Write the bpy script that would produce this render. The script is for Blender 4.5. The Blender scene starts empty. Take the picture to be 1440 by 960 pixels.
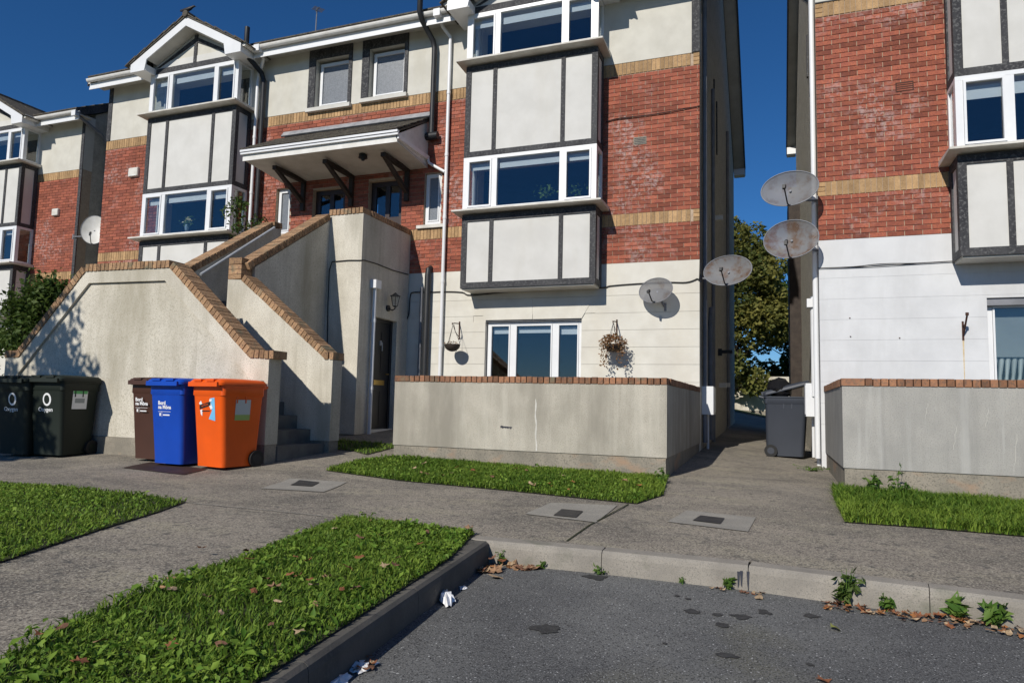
import bpy, math, random
import numpy as np
from mathutils import Vector, Matrix
random.seed(7); RNG = np.random.default_rng(7)
scn = bpy.context.scene
C = scn.collection
R_ = math.radians

# ------------------------------------------------------------------ camera, sky, sun, exposure
FPX = 978.98                                     # focal length in photo pixels (1440 wide)
YAW, PITCH, ROLL = R_(20.7701), R_(5.0322), R_(1.3336)
def _axes():
    cy, sy, cp, sp = math.cos(YAW), math.sin(YAW), math.cos(PITCH), math.sin(PITCH)
    rz = lambda v: Vector((cy*v[0]-sy*v[1], sy*v[0]+cy*v[1], v[2]))
    right, fwd, up = rz((1, 0, 0)), rz((0, cp, sp)), rz((0, -sp, cp))
    r = right*math.cos(ROLL)+up*math.sin(ROLL); u = -right*math.sin(ROLL)+up*math.cos(ROLL)
    return r, u, fwd
CR, CU, CF = _axes()
cam = bpy.data.objects.new('camera', bpy.data.cameras.new('camera')); C.objects.link(cam)
cam.data.sensor_width = 36; cam.data.lens = FPX*36/1440; cam.data.clip_start = .05; cam.data.clip_end = 2000
cam.matrix_world = Matrix(((CR.x, CU.x, -CF.x, 0), (CR.y, CU.y, -CF.y, 0), (CR.z, CU.z, -CF.z, 0), (0, 0, 0, 1)))
scn.camera = cam
SUN_AZ, SUN_EL = 11.5, 33.5                      # light travels towards +Y and a little +X
world = bpy.data.worlds.new('World'); scn.world = world; world.use_nodes = True
wn = world.node_tree; sky = wn.nodes.new('ShaderNodeTexSky'); sky.sky_type = 'NISHITA'; sky.sun_disc = False
sky.sun_elevation = R_(SUN_EL); sky.sun_rotation = R_(180+SUN_AZ); sky.altitude = 3000
sky.air_density = 1.3; sky.dust_density = .0; sky.ozone_density = 10.0
bg = wn.nodes['Background']; bg.inputs['Strength'].default_value = .078
hs = wn.nodes.new('ShaderNodeHueSaturation'); hs.inputs['Saturation'].default_value = 1.1
wn.links.new(sky.outputs[0], hs.inputs['Color']); wn.links.new(hs.outputs[0], bg.inputs['Color'])
sun = bpy.data.objects.new('sun', bpy.data.lights.new('sun', 'SUN')); C.objects.link(sun)
sun.data.energy = 4.4; sun.data.angle = R_(.5); sun.data.color = (1, .95, .865)
_d = Vector((math.sin(R_(SUN_AZ))*math.cos(R_(SUN_EL)), math.cos(R_(SUN_AZ))*math.cos(R_(SUN_EL)), -math.sin(R_(SUN_EL))))
sun.rotation_euler = _d.to_track_quat('-Z', 'Y').to_euler(); sun.location = (-5, -10, 20)
vs = scn.view_settings; vs.view_transform = 'Standard'; vs.look = 'None'; vs.exposure = 0; vs.gamma = 1; vs.use_curve_mapping = False

# ------------------------------------------------------------------ pixel -> place
def ray(px, py):
    return CR*((px-720)/FPX) - CU*((py-480)/FPX) + CF
def onY(px, py, Y): d = ray(px, py); return d*(Y/d.y)
def onX(px, py, X): d = ray(px, py); return d*(X/d.x)
def gz(x, y):                                    # height of the pavement (eye level is 0)
    a = min(.06, max(-.015, .017-.0075*x)); return -.88+a*min(26, max(0, y-6))
def gp(px, py):
    z = -.88; d = ray(px, py)
    for i in range(40):
        p = d*(z/d.z); z = .5*z+.5*gz(p.x, p.y)
    return d*(z/d.z)
ROAD = -1.012

# ------------------------------------------------------------------ materials
MATS = {}
def nodes(name):
    m = bpy.data.materials.new(name); m.use_nodes = True; nt = m.node_tree
    return m, nt, nt.nodes['Principled BSDF']
def noise(nt, scale, detail=4, rough=.6, stretch=(1, 1, 1), dist=0):
    g = nt.nodes.new('ShaderNodeNewGeometry'); mp = nt.nodes.new('ShaderNodeMapping'); mp.inputs['Scale'].default_value = stretch
    n = nt.nodes.new('ShaderNodeTexNoise'); n.inputs['Scale'].default_value = scale; n.inputs['Detail'].default_value = detail
    n.inputs['Roughness'].default_value = rough; n.inputs['Distortion'].default_value = dist
    nt.links.new(g.outputs['Position'], mp.inputs['Vector']); nt.links.new(mp.outputs[0], n.inputs['Vector'])
    return n.outputs['Fac']
def ramp(nt, src, lo, hi, c0=(0, 0, 0, 1), c1=(1, 1, 1, 1)):
    r = nt.nodes.new('ShaderNodeValToRGB'); e = r.color_ramp.elements
    e[0].position = lo; e[1].position = hi; e[0].color = c0; e[1].color = c1
    nt.links.new(src, r.inputs[0]); return r.outputs[0]
def mixc(nt, fac, a, b, mode='MIX'):
    m = nt.nodes.new('ShaderNodeMix'); m.data_type = 'RGBA'; m.blend_type = mode
    for sock, v in ((m.inputs[0], fac), (m.inputs[6], a), (m.inputs[7], b)):
        if isinstance(v, (int, float)): sock.default_value = v
        elif isinstance(v, tuple): sock.default_value = (*v, 1) if len(v) == 3 else v
        else: nt.links.new(v, sock)
    return m.outputs[2]
def bump(nt, bsdf, src, strength=.3, dist=.01):
    b = nt.nodes.new('ShaderNodeBump'); b.inputs['Strength'].default_value = strength; b.inputs['Distance'].default_value = dist
    nt.links.new(src, b.inputs['Height']); nt.links.new(b.outputs[0], bsdf.inputs['Normal'])
def surf(name, c1, c2, scale=6, rough=.8, lo=.35, hi=.65, fine=0, finec=None, bs=.25, bsc=120, bd=.004, stretch=(1, 1, 1), spec=.3, extra=None, metal=0, detail=5):
    """large soft variation c1..c2, fine speckle, bump"""
    m, nt, b = nodes(name)
    col = mixc(nt, ramp(nt, noise(nt, scale, detail, .6, stretch), lo, hi), c1, c2)
    if fine:
        col = mixc(nt, ramp(nt, noise(nt, fine, 3, .7), .52, .62), col, finec)
    if extra: col = extra(nt, col)
    nt.links.new(col, b.inputs['Base Color'])
    b.inputs['Roughness'].default_value = rough; b.inputs['Specular IOR Level'].default_value = spec; b.inputs['Metallic'].default_value = metal
    if bs: bump(nt, b, noise(nt, bsc, 4, .7), bs, bd)
    MATS[name] = m; return m
def objvar(nt, col, lo=.7, hi=1.25):             # each brick its own tone
    oi = nt.nodes.new('ShaderNodeObjectInfo'); mr = nt.nodes.new('ShaderNodeMapRange')
    mr.inputs[3].default_value = lo; mr.inputs[4].default_value = hi; nt.links.new(oi.outputs['Random'], mr.inputs[0])
    cx = nt.nodes.new('ShaderNodeCombineColor')
    for i in range(3): nt.links.new(mr.outputs[0], cx.inputs[i])
    return mixc(nt, 1.0, col, cx.outputs[0], 'MULTIPLY')
def cellvar(nt, col, sx, sz, lo=.72, hi=1.22):   # same for joined bricks: tone by brick-sized cell
    g = nt.nodes.new('ShaderNodeNewGeometry'); mr = nt.nodes.new('ShaderNodeMapRange')
    mr.inputs[3].default_value = lo; mr.inputs[4].default_value = hi; nt.links.new(g.outputs['Random Per Island'], mr.inputs[0])
    cx = nt.nodes.new('ShaderNodeCombineColor')
    for i in range(3): nt.links.new(mr.outputs[0], cx.inputs[i])
    return mixc(nt, 1.0, col, cx.outputs[0], 'MULTIPLY')
def effl(nt, col):                               # white salts in patches
    f = ramp(nt, noise(nt, 1.1, 3, .6), .5, .68)
    f2 = ramp(nt, noise(nt, 14, 4, .7), .47, .62)
    mm = nt.nodes.new('ShaderNodeMath'); mm.operation = 'MULTIPLY'; nt.links.new(f, mm.inputs[0]); nt.links.new(f2, mm.inputs[1])
    m2 = nt.nodes.new('ShaderNodeMath'); m2.operation = 'MULTIPLY'; nt.links.new(mm.outputs[0], m2.inputs[0]); m2.inputs[1].default_value = .55
    return mixc(nt, m2.outputs[0], col, (.52, .42, .40))
surf('brick', (.35, .108, .06), (.26, .078, .05), 9, .85, fine=60, finec=(.2, .06, .045), bs=.5, bsc=90, extra=lambda nt, c: effl(nt, objvar(nt, c, .62, 1.25)))
surf('brick_joined', (.35, .108, .06), (.26, .078, .05), 9, .85, fine=60, finec=(.2, .06, .045), bs=.5, bsc=90, extra=lambda nt, c: effl(nt, cellvar(nt, c, 1, 1)))
surf('buff_brick', (.47, .30, .15), (.36, .225, .11), 12, .85, fine=50, finec=(.30, .19, .10), bs=.4, bsc=90, extra=lambda nt, c: objvar(nt, c, .75, 1.2))
surf('coping_brick', (.43, .27, .145), (.32, .19, .105), 14, .88, fine=45, finec=(.18, .11, .075), bs=.5, bsc=70, extra=lambda nt, c: mixc(nt, ramp(nt, noise(nt, 5, 4), .56, .7), objvar(nt, c, .65, 1.2), (.17, .15, .10)))
surf('coping_red', (.35, .17, .09), (.25, .125, .075), 14, .88, fine=45, finec=(.18, .11, .075), bs=.5, bsc=70, extra=lambda nt, c: mixc(nt, ramp(nt, noise(nt, 5, 4), .58, .72), objvar(nt, c, .6, 1.2), (.17, .15, .10)))
surf('mortar', (.46, .36, .26), (.37, .28, .205), 20, .95, bs=.4)
def streaks(nt, col, tone, s=9, lo=.55, hi=.7, k=.5):
    return weather(nt, col, tone, s, lo, hi, k, (1, 1, .05))
def weather(nt, col, tone=(.30, .27, .19), s=1.6, lo=.5, hi=.75, k=.8, st=(1, 1, .22)):
    f = ramp(nt, noise(nt, s, 6, .65, st), lo, hi)
    mm = nt.nodes.new('ShaderNodeMath'); mm.operation = 'MULTIPLY'; nt.links.new(f, mm.inputs[0]); mm.inputs[1].default_value = k
    return mixc(nt, mm.outputs[0], col, tone)
surf('cream_render', (.60, .58, .515), (.52, .50, .44), 2.5, .9, bs=.35, bsc=160, extra=lambda nt, c: weather(nt, c, (.46, .42, .32), 1.3, .52, .8, .55))
surf('white_render', (.67, .65, .585), (.58, .555, .49), 2, .9, bs=.25, bsc=140, extra=lambda nt, c: weather(nt, c, (.55, .50, .40), 1.1, .5, .8, .5))
surf('bright_render', (.64, .645, .65), (.57, .575, .58), 2.2, .85, bs=.25, bsc=140, extra=lambda nt, c: weather(nt, c, (.45, .45, .44), 1.2, .5, .75, .6))
surf('panel_render', (.62, .61, .58), (.56, .55, .52), 2.5, .9, bs=.3, bsc=160, extra=lambda nt, c: weather(nt, c, (.5, .47, .40), 1.8, .55, .85, .35))
surf('stair_render', (.67, .63, .54), (.56, .52, .44), 2.2, .92, fine=70, finec=(.38, .35, .28), bs=.4, bsc=110, extra=lambda nt, c: weather(nt, streaks(nt, c, (.33, .30, .235), 4, .54, .72, .55), (.30, .27, .20), 1.1, .47, .72, .8))
surf('patio_render', (.50, .46, .385), (.40, .37, .305), 3.2, .92, fine=90, finec=(.29, .27, .225), bs=.4, bsc=110, extra=lambda nt, c: weather(nt, streaks(nt, streaks(nt, c, (.58, .55, .47), 7, .54, .70, .35), (.24, .22, .18), 6, .56, .74, .4), (.24, .22, .18), 1.3, .42, .64, .85))
surf('grey_render', (.40, .385, .35), (.32, .31, .285), 2.6, .92, fine=90, finec=(.27, .265, .25), bs=.4, bsc=110, extra=lambda nt, c: weather(nt, streaks(nt, streaks(nt, c, (.52, .51, .48), 6, .54, .68, .5), (.23, .225, .21), 5, .54, .7, .6), (.24, .235, .22), 1.5, .47, .74, .7))
surf('plinth', (.31, .275, .22), (.21, .19, .155), 3.5, .95, fine=60, finec=(.17, .155, .125), bs=.5, bsc=80, extra=lambda nt, c: mixc(nt, ramp(nt, noise(nt, 1.3, 4, .6, (1, 1, 2)), .56, .7), c, (.36, .235, .15)))
surf('roughcast', (.52, .49, .42), (.38, .355, .30), 5, .95, fine=70, finec=(.24, .225, .19), bs=.9, bsc=60, bd=.02)
surf('timber_black', (.026, .026, .03), (.06, .06, .063), 4, .75, fine=26, finec=(.105, .105, .105), bs=.4, bsc=40, stretch=(1, 1, .2))
surf('upvc', (.74, .745, .75), (.70, .705, .71), 3, .35, bs=0, spec=.5)
surf('upvc_dirty', (.72, .71, .68), (.60, .585, .54), 4, .5, bs=0, spec=.4)
surf('soffit', (.60, .585, .54), (.50, .485, .44), 3, .7, bs=0)
surf('sill_white', (.66, .64, .59), (.52, .49, .43), 5, .75, bs=.2)
surf('black_plastic', (.018, .019, .021), (.028, .029, .032), 4, .45, bs=.1, bsc=60)
surf('pipe_grey', (.23, .235, .255), (.17, .175, .19), 4, .6, bs=.1)
surf('bracket_wood_wing_shade', (.03, .022, .018), (.05, .038, .03), 8, .7)  # wood of brackets and baskets; on the rear wing this brown stands for shade
surf('roof_tile', (.055, .048, .042), (.10, .085, .07), 7, .9, fine=30, finec=(.13, .125, .09), bs=.6, bsc=50)
surf('lead', (.22, .225, .235), (.34, .34, .345), 6, .7, bs=.3, bsc=30)
surf('door_black', (.012, .012, .014), (.018, .018, .02), 3, .35, bs=0, spec=.5)
surf('door_brown', (.025, .014, .011), (.04, .022, .016), 3, .4, bs=0, spec=.5)
surf('brass', (.55, .38, .12), (.45, .3, .09), 5, .35, bs=0, metal=1)
surf('steel', (.50, .52, .54), (.42, .44, .46), 8, .5, bs=0, metal=.25)
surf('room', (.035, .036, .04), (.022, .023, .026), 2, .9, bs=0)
surf('blind', (.74, .76, .78), (.68, .71, .74), 3, .8, bs=0)
surf('curtain', (.62, .65, .62), (.42, .45, .43), 16, .9, bs=0, stretch=(1, 1, .05))
surf('cable', (.012, .012, .013), (.02, .02, .02), 5, .6, bs=0)
surf('concrete_step', (.17, .16, .14), (.12, .11, .10), 5, .95)
def glassmat():
    m = bpy.data.materials.new('glass'); m.use_nodes = True; nt = m.node_tree; nt.nodes.clear()
    o = nt.nodes.new('ShaderNodeOutputMaterial'); mx = nt.nodes.new('ShaderNodeMixShader'); lw = nt.nodes.new('ShaderNodeLayerWeight'); lw.inputs[0].default_value = .5; pw = nt.nodes.new('ShaderNodeMath'); pw.operation = 'POWER'; pw.inputs[1].default_value = 3.5; nt.links.new(lw.outputs['Facing'], pw.inputs[0]); fr = nt.nodes.new('ShaderNodeMapRange'); fr.inputs[3].default_value = .07; fr.inputs[4].default_value = .9; nt.links.new(pw.outputs[0], fr.inputs[0])
    t = nt.nodes.new('ShaderNodeBsdfTransparent'); t.inputs[0].default_value = (.84, .87, .88, 1)
    g = nt.nodes.new('ShaderNodeBsdfGlossy'); g.inputs['Roughness'].default_value = .015; g.inputs['Color'].default_value = (1, 1, 1, 1)
    nt.links.new(fr.outputs[0], mx.inputs[0]); nt.links.new(t.outputs[0], mx.inputs[1]); nt.links.new(g.outputs[0], mx.inputs[2]); nt.links.new(mx.outputs[0], o.inputs[0])
    MATS['glass'] = m
glassmat()
surf('glass_obscure', (.20, .215, .23), (.13, .14, .155), 40, .3, bs=.5, bsc=90, spec=.6)
def dishmat(name, rust):
    m, nt, b = nodes(name)
    col = mixc(nt, ramp(nt, noise(nt, 5, 5, .65), .5-rust*.03, .64), (.20, .20, .205), (.135, .08, .052) if rust > .5 else (.15, .13, .12))
    nt.links.new(col, b.inputs['Base Color']); b.inputs['Roughness'].default_value = .65
    tr = nt.nodes.new('ShaderNodeBsdfTransparent'); mx = nt.nodes.new('ShaderNodeMixShader'); mx.inputs[0].default_value = .3
    out = nt.nodes['Material Output']; nt.links.new(b.outputs[0], mx.inputs[1]); nt.links.new(tr.outputs[0], mx.inputs[2]); nt.links.new(mx.outputs[0], out.inputs[0])
    MATS[name] = m
dishmat('dish_mesh', .2); dishmat('dish_rust', 1)
def path_extra(nt, col):
    col = mixc(nt, ramp(nt, noise(nt, 1.3, 6, .65, (1, 1.8, 1), .6), .50, .66), col, (.33, .295, .215))
    col = mixc(nt, ramp(nt, noise(nt, .8, 6, .7, (1, 1.3, 1), .4), .47, .62), col, (.12, .108, .092))
    col = mixc(nt, ramp(nt, noise(nt, 95, 2, .6), .48, .64), col, (.42, .38, .305))
    col = mixc(nt, ramp(nt, noise(nt, 80, 2, .6, (1.1, 1, 1)), .50, .64), col, (.085, .074, .063))
    return mixc(nt, ramp(nt, noise(nt, 14, 4, .7), .55, .68), col, (.095, .09, .08))
surf('concrete_path', (.30, .262, .21), (.215, .188, .155), 1.4, .95, bs=.6, bsc=70, bd=.006, extra=path_extra)
surf('concrete_patch', (.33, .31, .265), (.26, .245, .215), 4, .95, fine=80, finec=(.19, .18, .16), bs=.4, bsc=90)
surf('kerb_concrete', (.33, .30, .255), (.23, .21, .18), 3.5, .95, fine=140, finec=(.20, .185, .16), bs=.5, bsc=80, extra=lambda nt, c: mixc(nt, ramp(nt, noise(nt, 2.2, 4), .57, .72), c, (.15, .15, .11)))
def road_extra(nt, col):
    col = mixc(nt, ramp(nt, noise(nt, .9, 5, .6), .42, .66), col, (.18, .18, .17))
    col = mixc(nt, ramp(nt, noise(nt, .6, 4, .5, (1, 1.2, 1)), .54, .70), col, (.15, .14, .085))
    col = mixc(nt, ramp(nt, noise(nt, 150, 2, .7), .52, .62), col, (.20, .20, .197))
    col = mixc(nt, ramp(nt, noise(nt, 110, 2, .7), .53, .63), col, (.035, .035, .036))
    return mixc(nt, ramp(nt, noise(nt, 75, 1, .5), .70, .73), col, (.5, .5, .49))
surf('asphalt', (.105, .106, .105), (.074, .075, .076), 1.5, .92, bs=.9, bsc=90, bd=.006, extra=road_extra)
surf('kerb_dark', (.13, .12, .105), (.085, .08, .072), 4, .95, fine=60, finec=(.11, .105, .09), bs=.5, bsc=80)
surf('soil', (.045, .05, .02), (.03, .035, .016), 12, 1, bs=.8, bsc=40, bd=.02)
surf('field', (.06, .09, .03), (.045, .07, .025), .5, 1, bs=0)
surf('metal_cover', (.035, .035, .037), (.06, .058, .055), 20, .6, bs=.5, bsc=80, metal=.3)
surf('brown_plate', (.032, .018, .015), (.05, .03, .025), 6, .7, bs=.3)
def leafmat(name, c1, c2, trans=.35):
    m, nt, b = nodes(name)
    g = nt.nodes.new('ShaderNodeAttribute'); g.attribute_name = 'rnd'
    col = mixc(nt, g.outputs['Fac'], c1, c2)
    nt.links.new(col, b.inputs['Base Color']); b.inputs['Roughness'].default_value = .6; b.inputs['Specular IOR Level'].default_value = .25
    t = nt.nodes.new('ShaderNodeBsdfTranslucent'); nt.links.new(col, t.inputs[0])
    mx = nt.nodes.new('ShaderNodeMixShader'); mx.inputs[0].default_value = trans
    nt.links.new(b.outputs[0], mx.inputs[1]); nt.links.new(t.outputs[0], mx.inputs[2]); nt.links.new(mx.outputs[0], nt.nodes['Material Output'].inputs[0])
    MATS[name] = m
leafmat('grass', (.06, .135, .013), (.24, .33, .045))
leafmat('clover', (.08, .175, .018), (.26, .38, .055))
leafmat('leaf_green', (.035, .075, .015), (.10, .145, .03))
leafmat('leaf_tree', (.075, .10, .025), (.26, .24, .06))
leafmat('leaf_dry', (.26, .12, .05), (.17, .11, .05), .2)
leafmat('leaf_bright', (.06, .14, .02), (.16, .25, .05))
surf('bark', (.075, .06, .045), (.045, .037, .03), 20, .95, bs=.8, bsc=40, bd=.02)
for i, c in enumerate(((.34, .20, .11), (.26, .10, .045), (.46, .33, .20), (.20, .10, .06), (.36, .15, .05))):
    surf('fallen%d' % i, c, tuple(v*.7 for v in c), 30, .8, bs=.3, bsc=60)
surf('leaf_olive', (.20, .20, .055), (.13, .15, .04), 30, .7, bs=.2)
surf('paper', (.85, .85, .85), (.76, .76, .77), 12, .8, bs=.5, bsc=30)
def plastic(name, c, r=.42):
    surf(name, c, tuple(v*.88 for v in c), 3, r, bs=.12, bsc=150, spec=.45)
plastic('bin_orange', (.82, .105, .004)); plastic('bin_blue', (.004, .06, .42)); plastic('bin_brown', (.065, .027, .017), .5)
plastic('bin_green', (.006, .012, .007), .65); plastic('bin_grey', (.04, .046, .06), .5)
plastic('print_white', (.82, .82, .82)); plastic('print_blue', (.18, .50, .78)); plastic('print_black', (.02, .02, .02)); plastic('print_green', (.09, .42, .13))
plastic('sticker', (.50, .53, .52)); plastic('sticker_green', (.33, .45, .12)); plastic('print_grey', (.30, .33, .33))
plastic('bag_black', (.012, .012, .014), .25); plastic('rubber', (.012, .012, .012), .7)
surf('bird_feather', (.012, .012, .014), (.02, .02, .024), 20, .5, bs=0)
surf('vase', (.22, .30, .36), (.18, .25, .3), 5, .3, bs=0); surf('petal', (.75, .62, .22), (.7, .7, .6), 30, .7, bs=0)
surf('paint_white', (.62, .60, .55), (.52, .50, .45), 20, .9, bs=0); surf('paint_dark', (.03, .035, .05), (.06, .06, .07), 30, .9, bs=0)
surf('rust', (.085, .035, .022), (.05, .025, .018), 30, .85, bs=.3)
surf('rust_stain', (.52, .38, .2), (.62, .52, .36), 30, .9, bs=0)

# ------------------------------------------------------------------ mesh helpers
class MB:
    def __init__(s): s.v = []; s.f = []
    def quad(s, *p):
        n = len(s.v); s.v += [tuple(q) for q in p]; s.f.append(tuple(range(n, n+len(p)))); return s
    def box(s, x0, x1, y0, y1, z0, z1):
        n = len(s.v)
        s.v += [(x0, y0, z0), (x1, y0, z0), (x1, y1, z0), (x0, y1, z0), (x0, y0, z1), (x1, y0, z1), (x1, y1, z1), (x0, y1, z1)]
        s.f += [tuple(n+i for i in q) for q in ((0, 3, 2, 1), (4, 5, 6, 7), (0, 1, 5, 4), (1, 2, 6, 5), (2, 3, 7, 6), (3, 0, 4, 7))]; return s
    def prism(s, poly, axis, a, b):              # polygon in the other two axes, extruded a..b along axis
        n = len(s.v); k = len(poly)
        def P(q, t): return (t, q[0], q[1]) if axis == 'x' else ((q[0], t, q[1]) if axis == 'y' else (q[0], q[1], t))
        s.v += [P(q, a) for q in poly]+[P(q, b) for q in poly]
        s.f.append(tuple(n+i for i in range(k))); s.f.append(tuple(n+k+i for i in reversed(range(k))))
        for i in range(k): j = (i+1) % k; s.f.append((n+i, n+k+i, n+k+j, n+j))
        return s
    def tube(s, pts, r, k=8, cap=True):
        pts = [Vector(p) for p in pts]; rs = r if isinstance(r, (list, tuple)) else [r]*len(pts); n0 = len(s.v); prev = None
        for i, p in enumerate(pts):
            d = (pts[min(i+1, len(pts)-1)]-pts[max(i-1, 0)]).normalized()
            if prev is None: a = d.orthogonal().normalized()
            else:
                a = prev-d*prev.dot(d); a = a.normalized() if a.length > 1e-6 else d.orthogonal().normalized()
            prev = a; b = d.cross(a)
            for j in range(k):
                t = 2*math.pi*j/k; s.v.append(tuple(p+(a*math.cos(t)+b*math.sin(t))*rs[i]))
        for i in range(len(pts)-1):
            for j in range(k):
                j2 = (j+1) % k; s.f.append((n0+i*k+j, n0+i*k+j2, n0+(i+1)*k+j2, n0+(i+1)*k+j))
        if cap:
            s.f.append(tuple(n0+j for j in reversed(range(k)))); e = n0+(len(pts)-1)*k; s.f.append(tuple(e+j for j in range(k)))
        return s
    def loft(s, loops, cap0=True, cap1=True):
        n0 = len(s.v); k = len(loops[0])
        for l in loops: s.v += [tuple(p) for p in l]
        for i in range(len(loops)-1):
            for j in range(k):
                j2 = (j+1) % k; s.f.append((n0+i*k+j, n0+i*k+j2, n0+(i+1)*k+j2, n0+(i+1)*k+j))
        if cap0: s.f.append(tuple(n0+j for j in reversed(range(k))))
        if cap1: s.f.append(tuple(n0+(len(loops)-1)*k+j for j in range(k)))
        return s
    def xf(s, M, n0=0):
        for i in range(n0, len(s.v)): s.v[i] = tuple(M @ Vector(s.v[i]))
        return s
    def mesh(s, name, mat=None, smooth=False):
        me = bpy.data.meshes.new(name); me.from_pydata(s.v, [], s.f); me.validate()
        if mat: me.materials.append(MATS[mat])
        if smooth:
            me.polygons.foreach_set('use_smooth', [True]*len(me.polygons))
            try: me.set_sharp_from_angle(angle=R_(40))
            except Exception: pass
        me.update(); return me
    def build(s, name, mat, parent=None, loc=None, smooth=False, kind=None, rot=None):
        return obj(name, s.mesh(name, mat, smooth), parent, loc, kind, rot)
def obj(name, me, parent=None, loc=None, kind=None, rot=None):
    o = bpy.data.objects.new(name, me); C.objects.link(o)
    if loc is not None: o.location = loc
    if rot is not None: o.rotation_euler = rot
    if parent is not None: o.parent = parent
    if kind: o['kind'] = kind
    return o
def tag(o, label, cat, group=None):
    o['label'] = label; o['category'] = cat
    if group: o['group'] = group
    return o
def thing(name, label, cat, loc=(0, 0, 0), rz=0, group=None):
    return tag(obj(name, None, None, loc, None, (0, 0, rz)), label, cat, group)
def copy_tree(o, parent=None):
    c = o.copy(); C.objects.link(c); c.parent = parent
    for ch in list(o.children): copy_tree(ch, c)
    return c
def fleaf(o, vals):
    a = o.data.attributes.new('rnd', 'FLOAT', 'POINT'); a.data.foreach_set('value', np.asarray(vals, dtype=np.float32))
def npmesh(name, V, F, mat, rnd=None, parent=None, loc=None, kind=None):
    """V (n,3) numpy, F (m,k) numpy of equal polygons"""
    me = bpy.data.meshes.new(name); n, k = F.shape
    me.vertices.add(len(V)); me.vertices.foreach_set('co', V.astype(np.float32).ravel())
    me.loops.add(n*k); me.loops.foreach_set('vertex_index', F.astype(np.int32).ravel())
    me.polygons.add(n); me.polygons.foreach_set('loop_start', np.arange(0, n*k, k, dtype=np.int32)); me.polygons.foreach_set('loop_total', np.full(n, k, dtype=np.int32))
    me.update(calc_edges=True); me.materials.append(MATS[mat])
    o = obj(name, me, parent, loc, kind)
    if rnd is not None: fleaf(o, rnd)
    return o
def leaves(name, centers, size, mat, parent=None, up=.3, kind=None, rnd=None, aspect=1.7):
    """each leaf a bent kite of 2 triangles + 2 triangles"""
    n = len(centers); c = np.asarray(centers)
    d = RNG.normal(size=(n, 3)); d[:, 2] *= .7; d /= np.linalg.norm(d, axis=1)[:, None]
    nn = RNG.normal(size=(n, 3)); nn[:, 2] += up; s = np.cross(d, nn); s /= np.linalg.norm(s, axis=1)[:, None]; u = np.cross(s, d)
    L = size*RNG.uniform(.6, 1.3, n)[:, None]; W = L/aspect*.5
    V = np.stack([c-d*L*.5, c+s*W+u*L*.06, c+d*L*.5-u*L*.12, c-s*W+u*L*.06], 1).reshape(-1, 3)
    b = np.arange(n)[:, None]*4; F = np.concatenate([b+[0, 1, 2], b+[0, 2, 3]], 0)
    r = np.repeat(RNG.uniform(0, 1, n) if rnd is None else rnd, 4)
    return npmesh(name, V, F, mat, r, parent, None, kind)
def text(body, size, parent, M, mat, bold=0, name='lettering'):
    cu = bpy.data.curves.new('t', 'FONT'); cu.body = body; cu.size = size; cu.offset = bold; cu.extrude = .0006; cu.resolution_u = 3
    o = bpy.data.objects.new('t', cu); C.objects.link(o)
    dg = bpy.context.evaluated_depsgraph_get(); me = bpy.data.meshes.new_from_object(o.evaluated_get(dg))
    bpy.data.objects.remove(o); me.materials.clear(); me.materials.append(MATS[mat]); me.transform(M)
    return obj(name, me, parent)
def smoothnoise(x, y): return math.sin(x*1.7+y*2.3)*.5+math.sin(x*3.1-y*1.3+1)*.3

# ------------------------------------------------------------------ ground, road, pavement, kerbs
g0 = MB().quad((-400, -400, -1.1), (400, -400, -1.1), (400, 400, -1.1), (-400, 400, -1.1)).build('ground', 'field'); g0['kind'] = 'structure'
rd = MB(); rd.quad((-14, -20, ROAD), (16, -20, ROAD), (16, 4.6, ROAD), (-14, 4.6, ROAD)); rdo = rd.build('road', 'asphalt'); rdo['kind'] = 'structure'
cor = gp(688, 761)                                # corner where the two kerbs meet
fk = [cor+Vector((-.14, 0, 0))]+[gp(px, py) for px, py in ((846, 775), (1052, 796), (1307, 828))]
d_ = (fk[-1]-fk[-2]).normalized()
for i in range(7): fk.append(fk[-1]+d_*.93)
for p in fk: p.z = -.88
lk = [cor.copy(), gp(589, 827), gp(435, 932)]
d_ = (lk[-1]-lk[-2]).normalized()
for i in range(6): lk.append(lk[-1]+d_*.93)
for p in lk: p.z = -.88
KW = .13
def kerb_stone(mb, a, b, inward):
    d = (b-a); L = d.length; d.normalize(); n = inward
    prof = [(0, ROAD-.06), (0, -.915), (.006, -.892), (.022, -.878), (KW, -.876), (KW, ROAD-.06)]
    lo = [[a+d*t+n*q[0]+Vector((0, 0, q[1]-a.z)) for q in prof] for t in (.002, L-.002)]
    mb.loft(lo)
kerb = obj('kerb', None); kerb['kind'] = 'structure'
for seg, sgn in ((fk, 1), (lk, -1)):
    for a, b in zip(seg[:-1], seg[1:]):
        d = (b-a).normalized(); n = Vector((-d.y, d.x, 0))*sgn
        mb = MB(); kerb_stone(mb, a, b, n); mb.build('kerb_stone', 'kerb_concrete' if sgn > 0 else 'kerb_dark', kerb)
def kline(poly, key, val):                       # interpolate along a kerb polyline
    o = 'y' if key == 'x' else 'x'
    for a, b in zip(poly[:-1], poly[1:]):
        ka, kb = getattr(a, key), getattr(b, key)
        if min(ka, kb) <= val <= max(ka, kb): t = (val-ka)/(kb-ka); return getattr(a, o)*(1-t)+getattr(b, o)*t
    return getattr(poly[-1], o) if abs(val-getattr(poly[-1], key)) < abs(val-getattr(poly[0], key)) else getattr(poly[0], o)
pv = MB(); nx = 120; ny = 110
def grid(mb, f, nu, nv):
    n = len(mb.v)
    for i in range(nu+1):
        for j in range(nv+1): mb.v.append(f(i/nu, j/nv))
    for i in range(nu):
        for j in range(nv): a = n+i*(nv+1)+j; mb.f.append((a, a+nv+1, a+nv+2, a+1))
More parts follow.
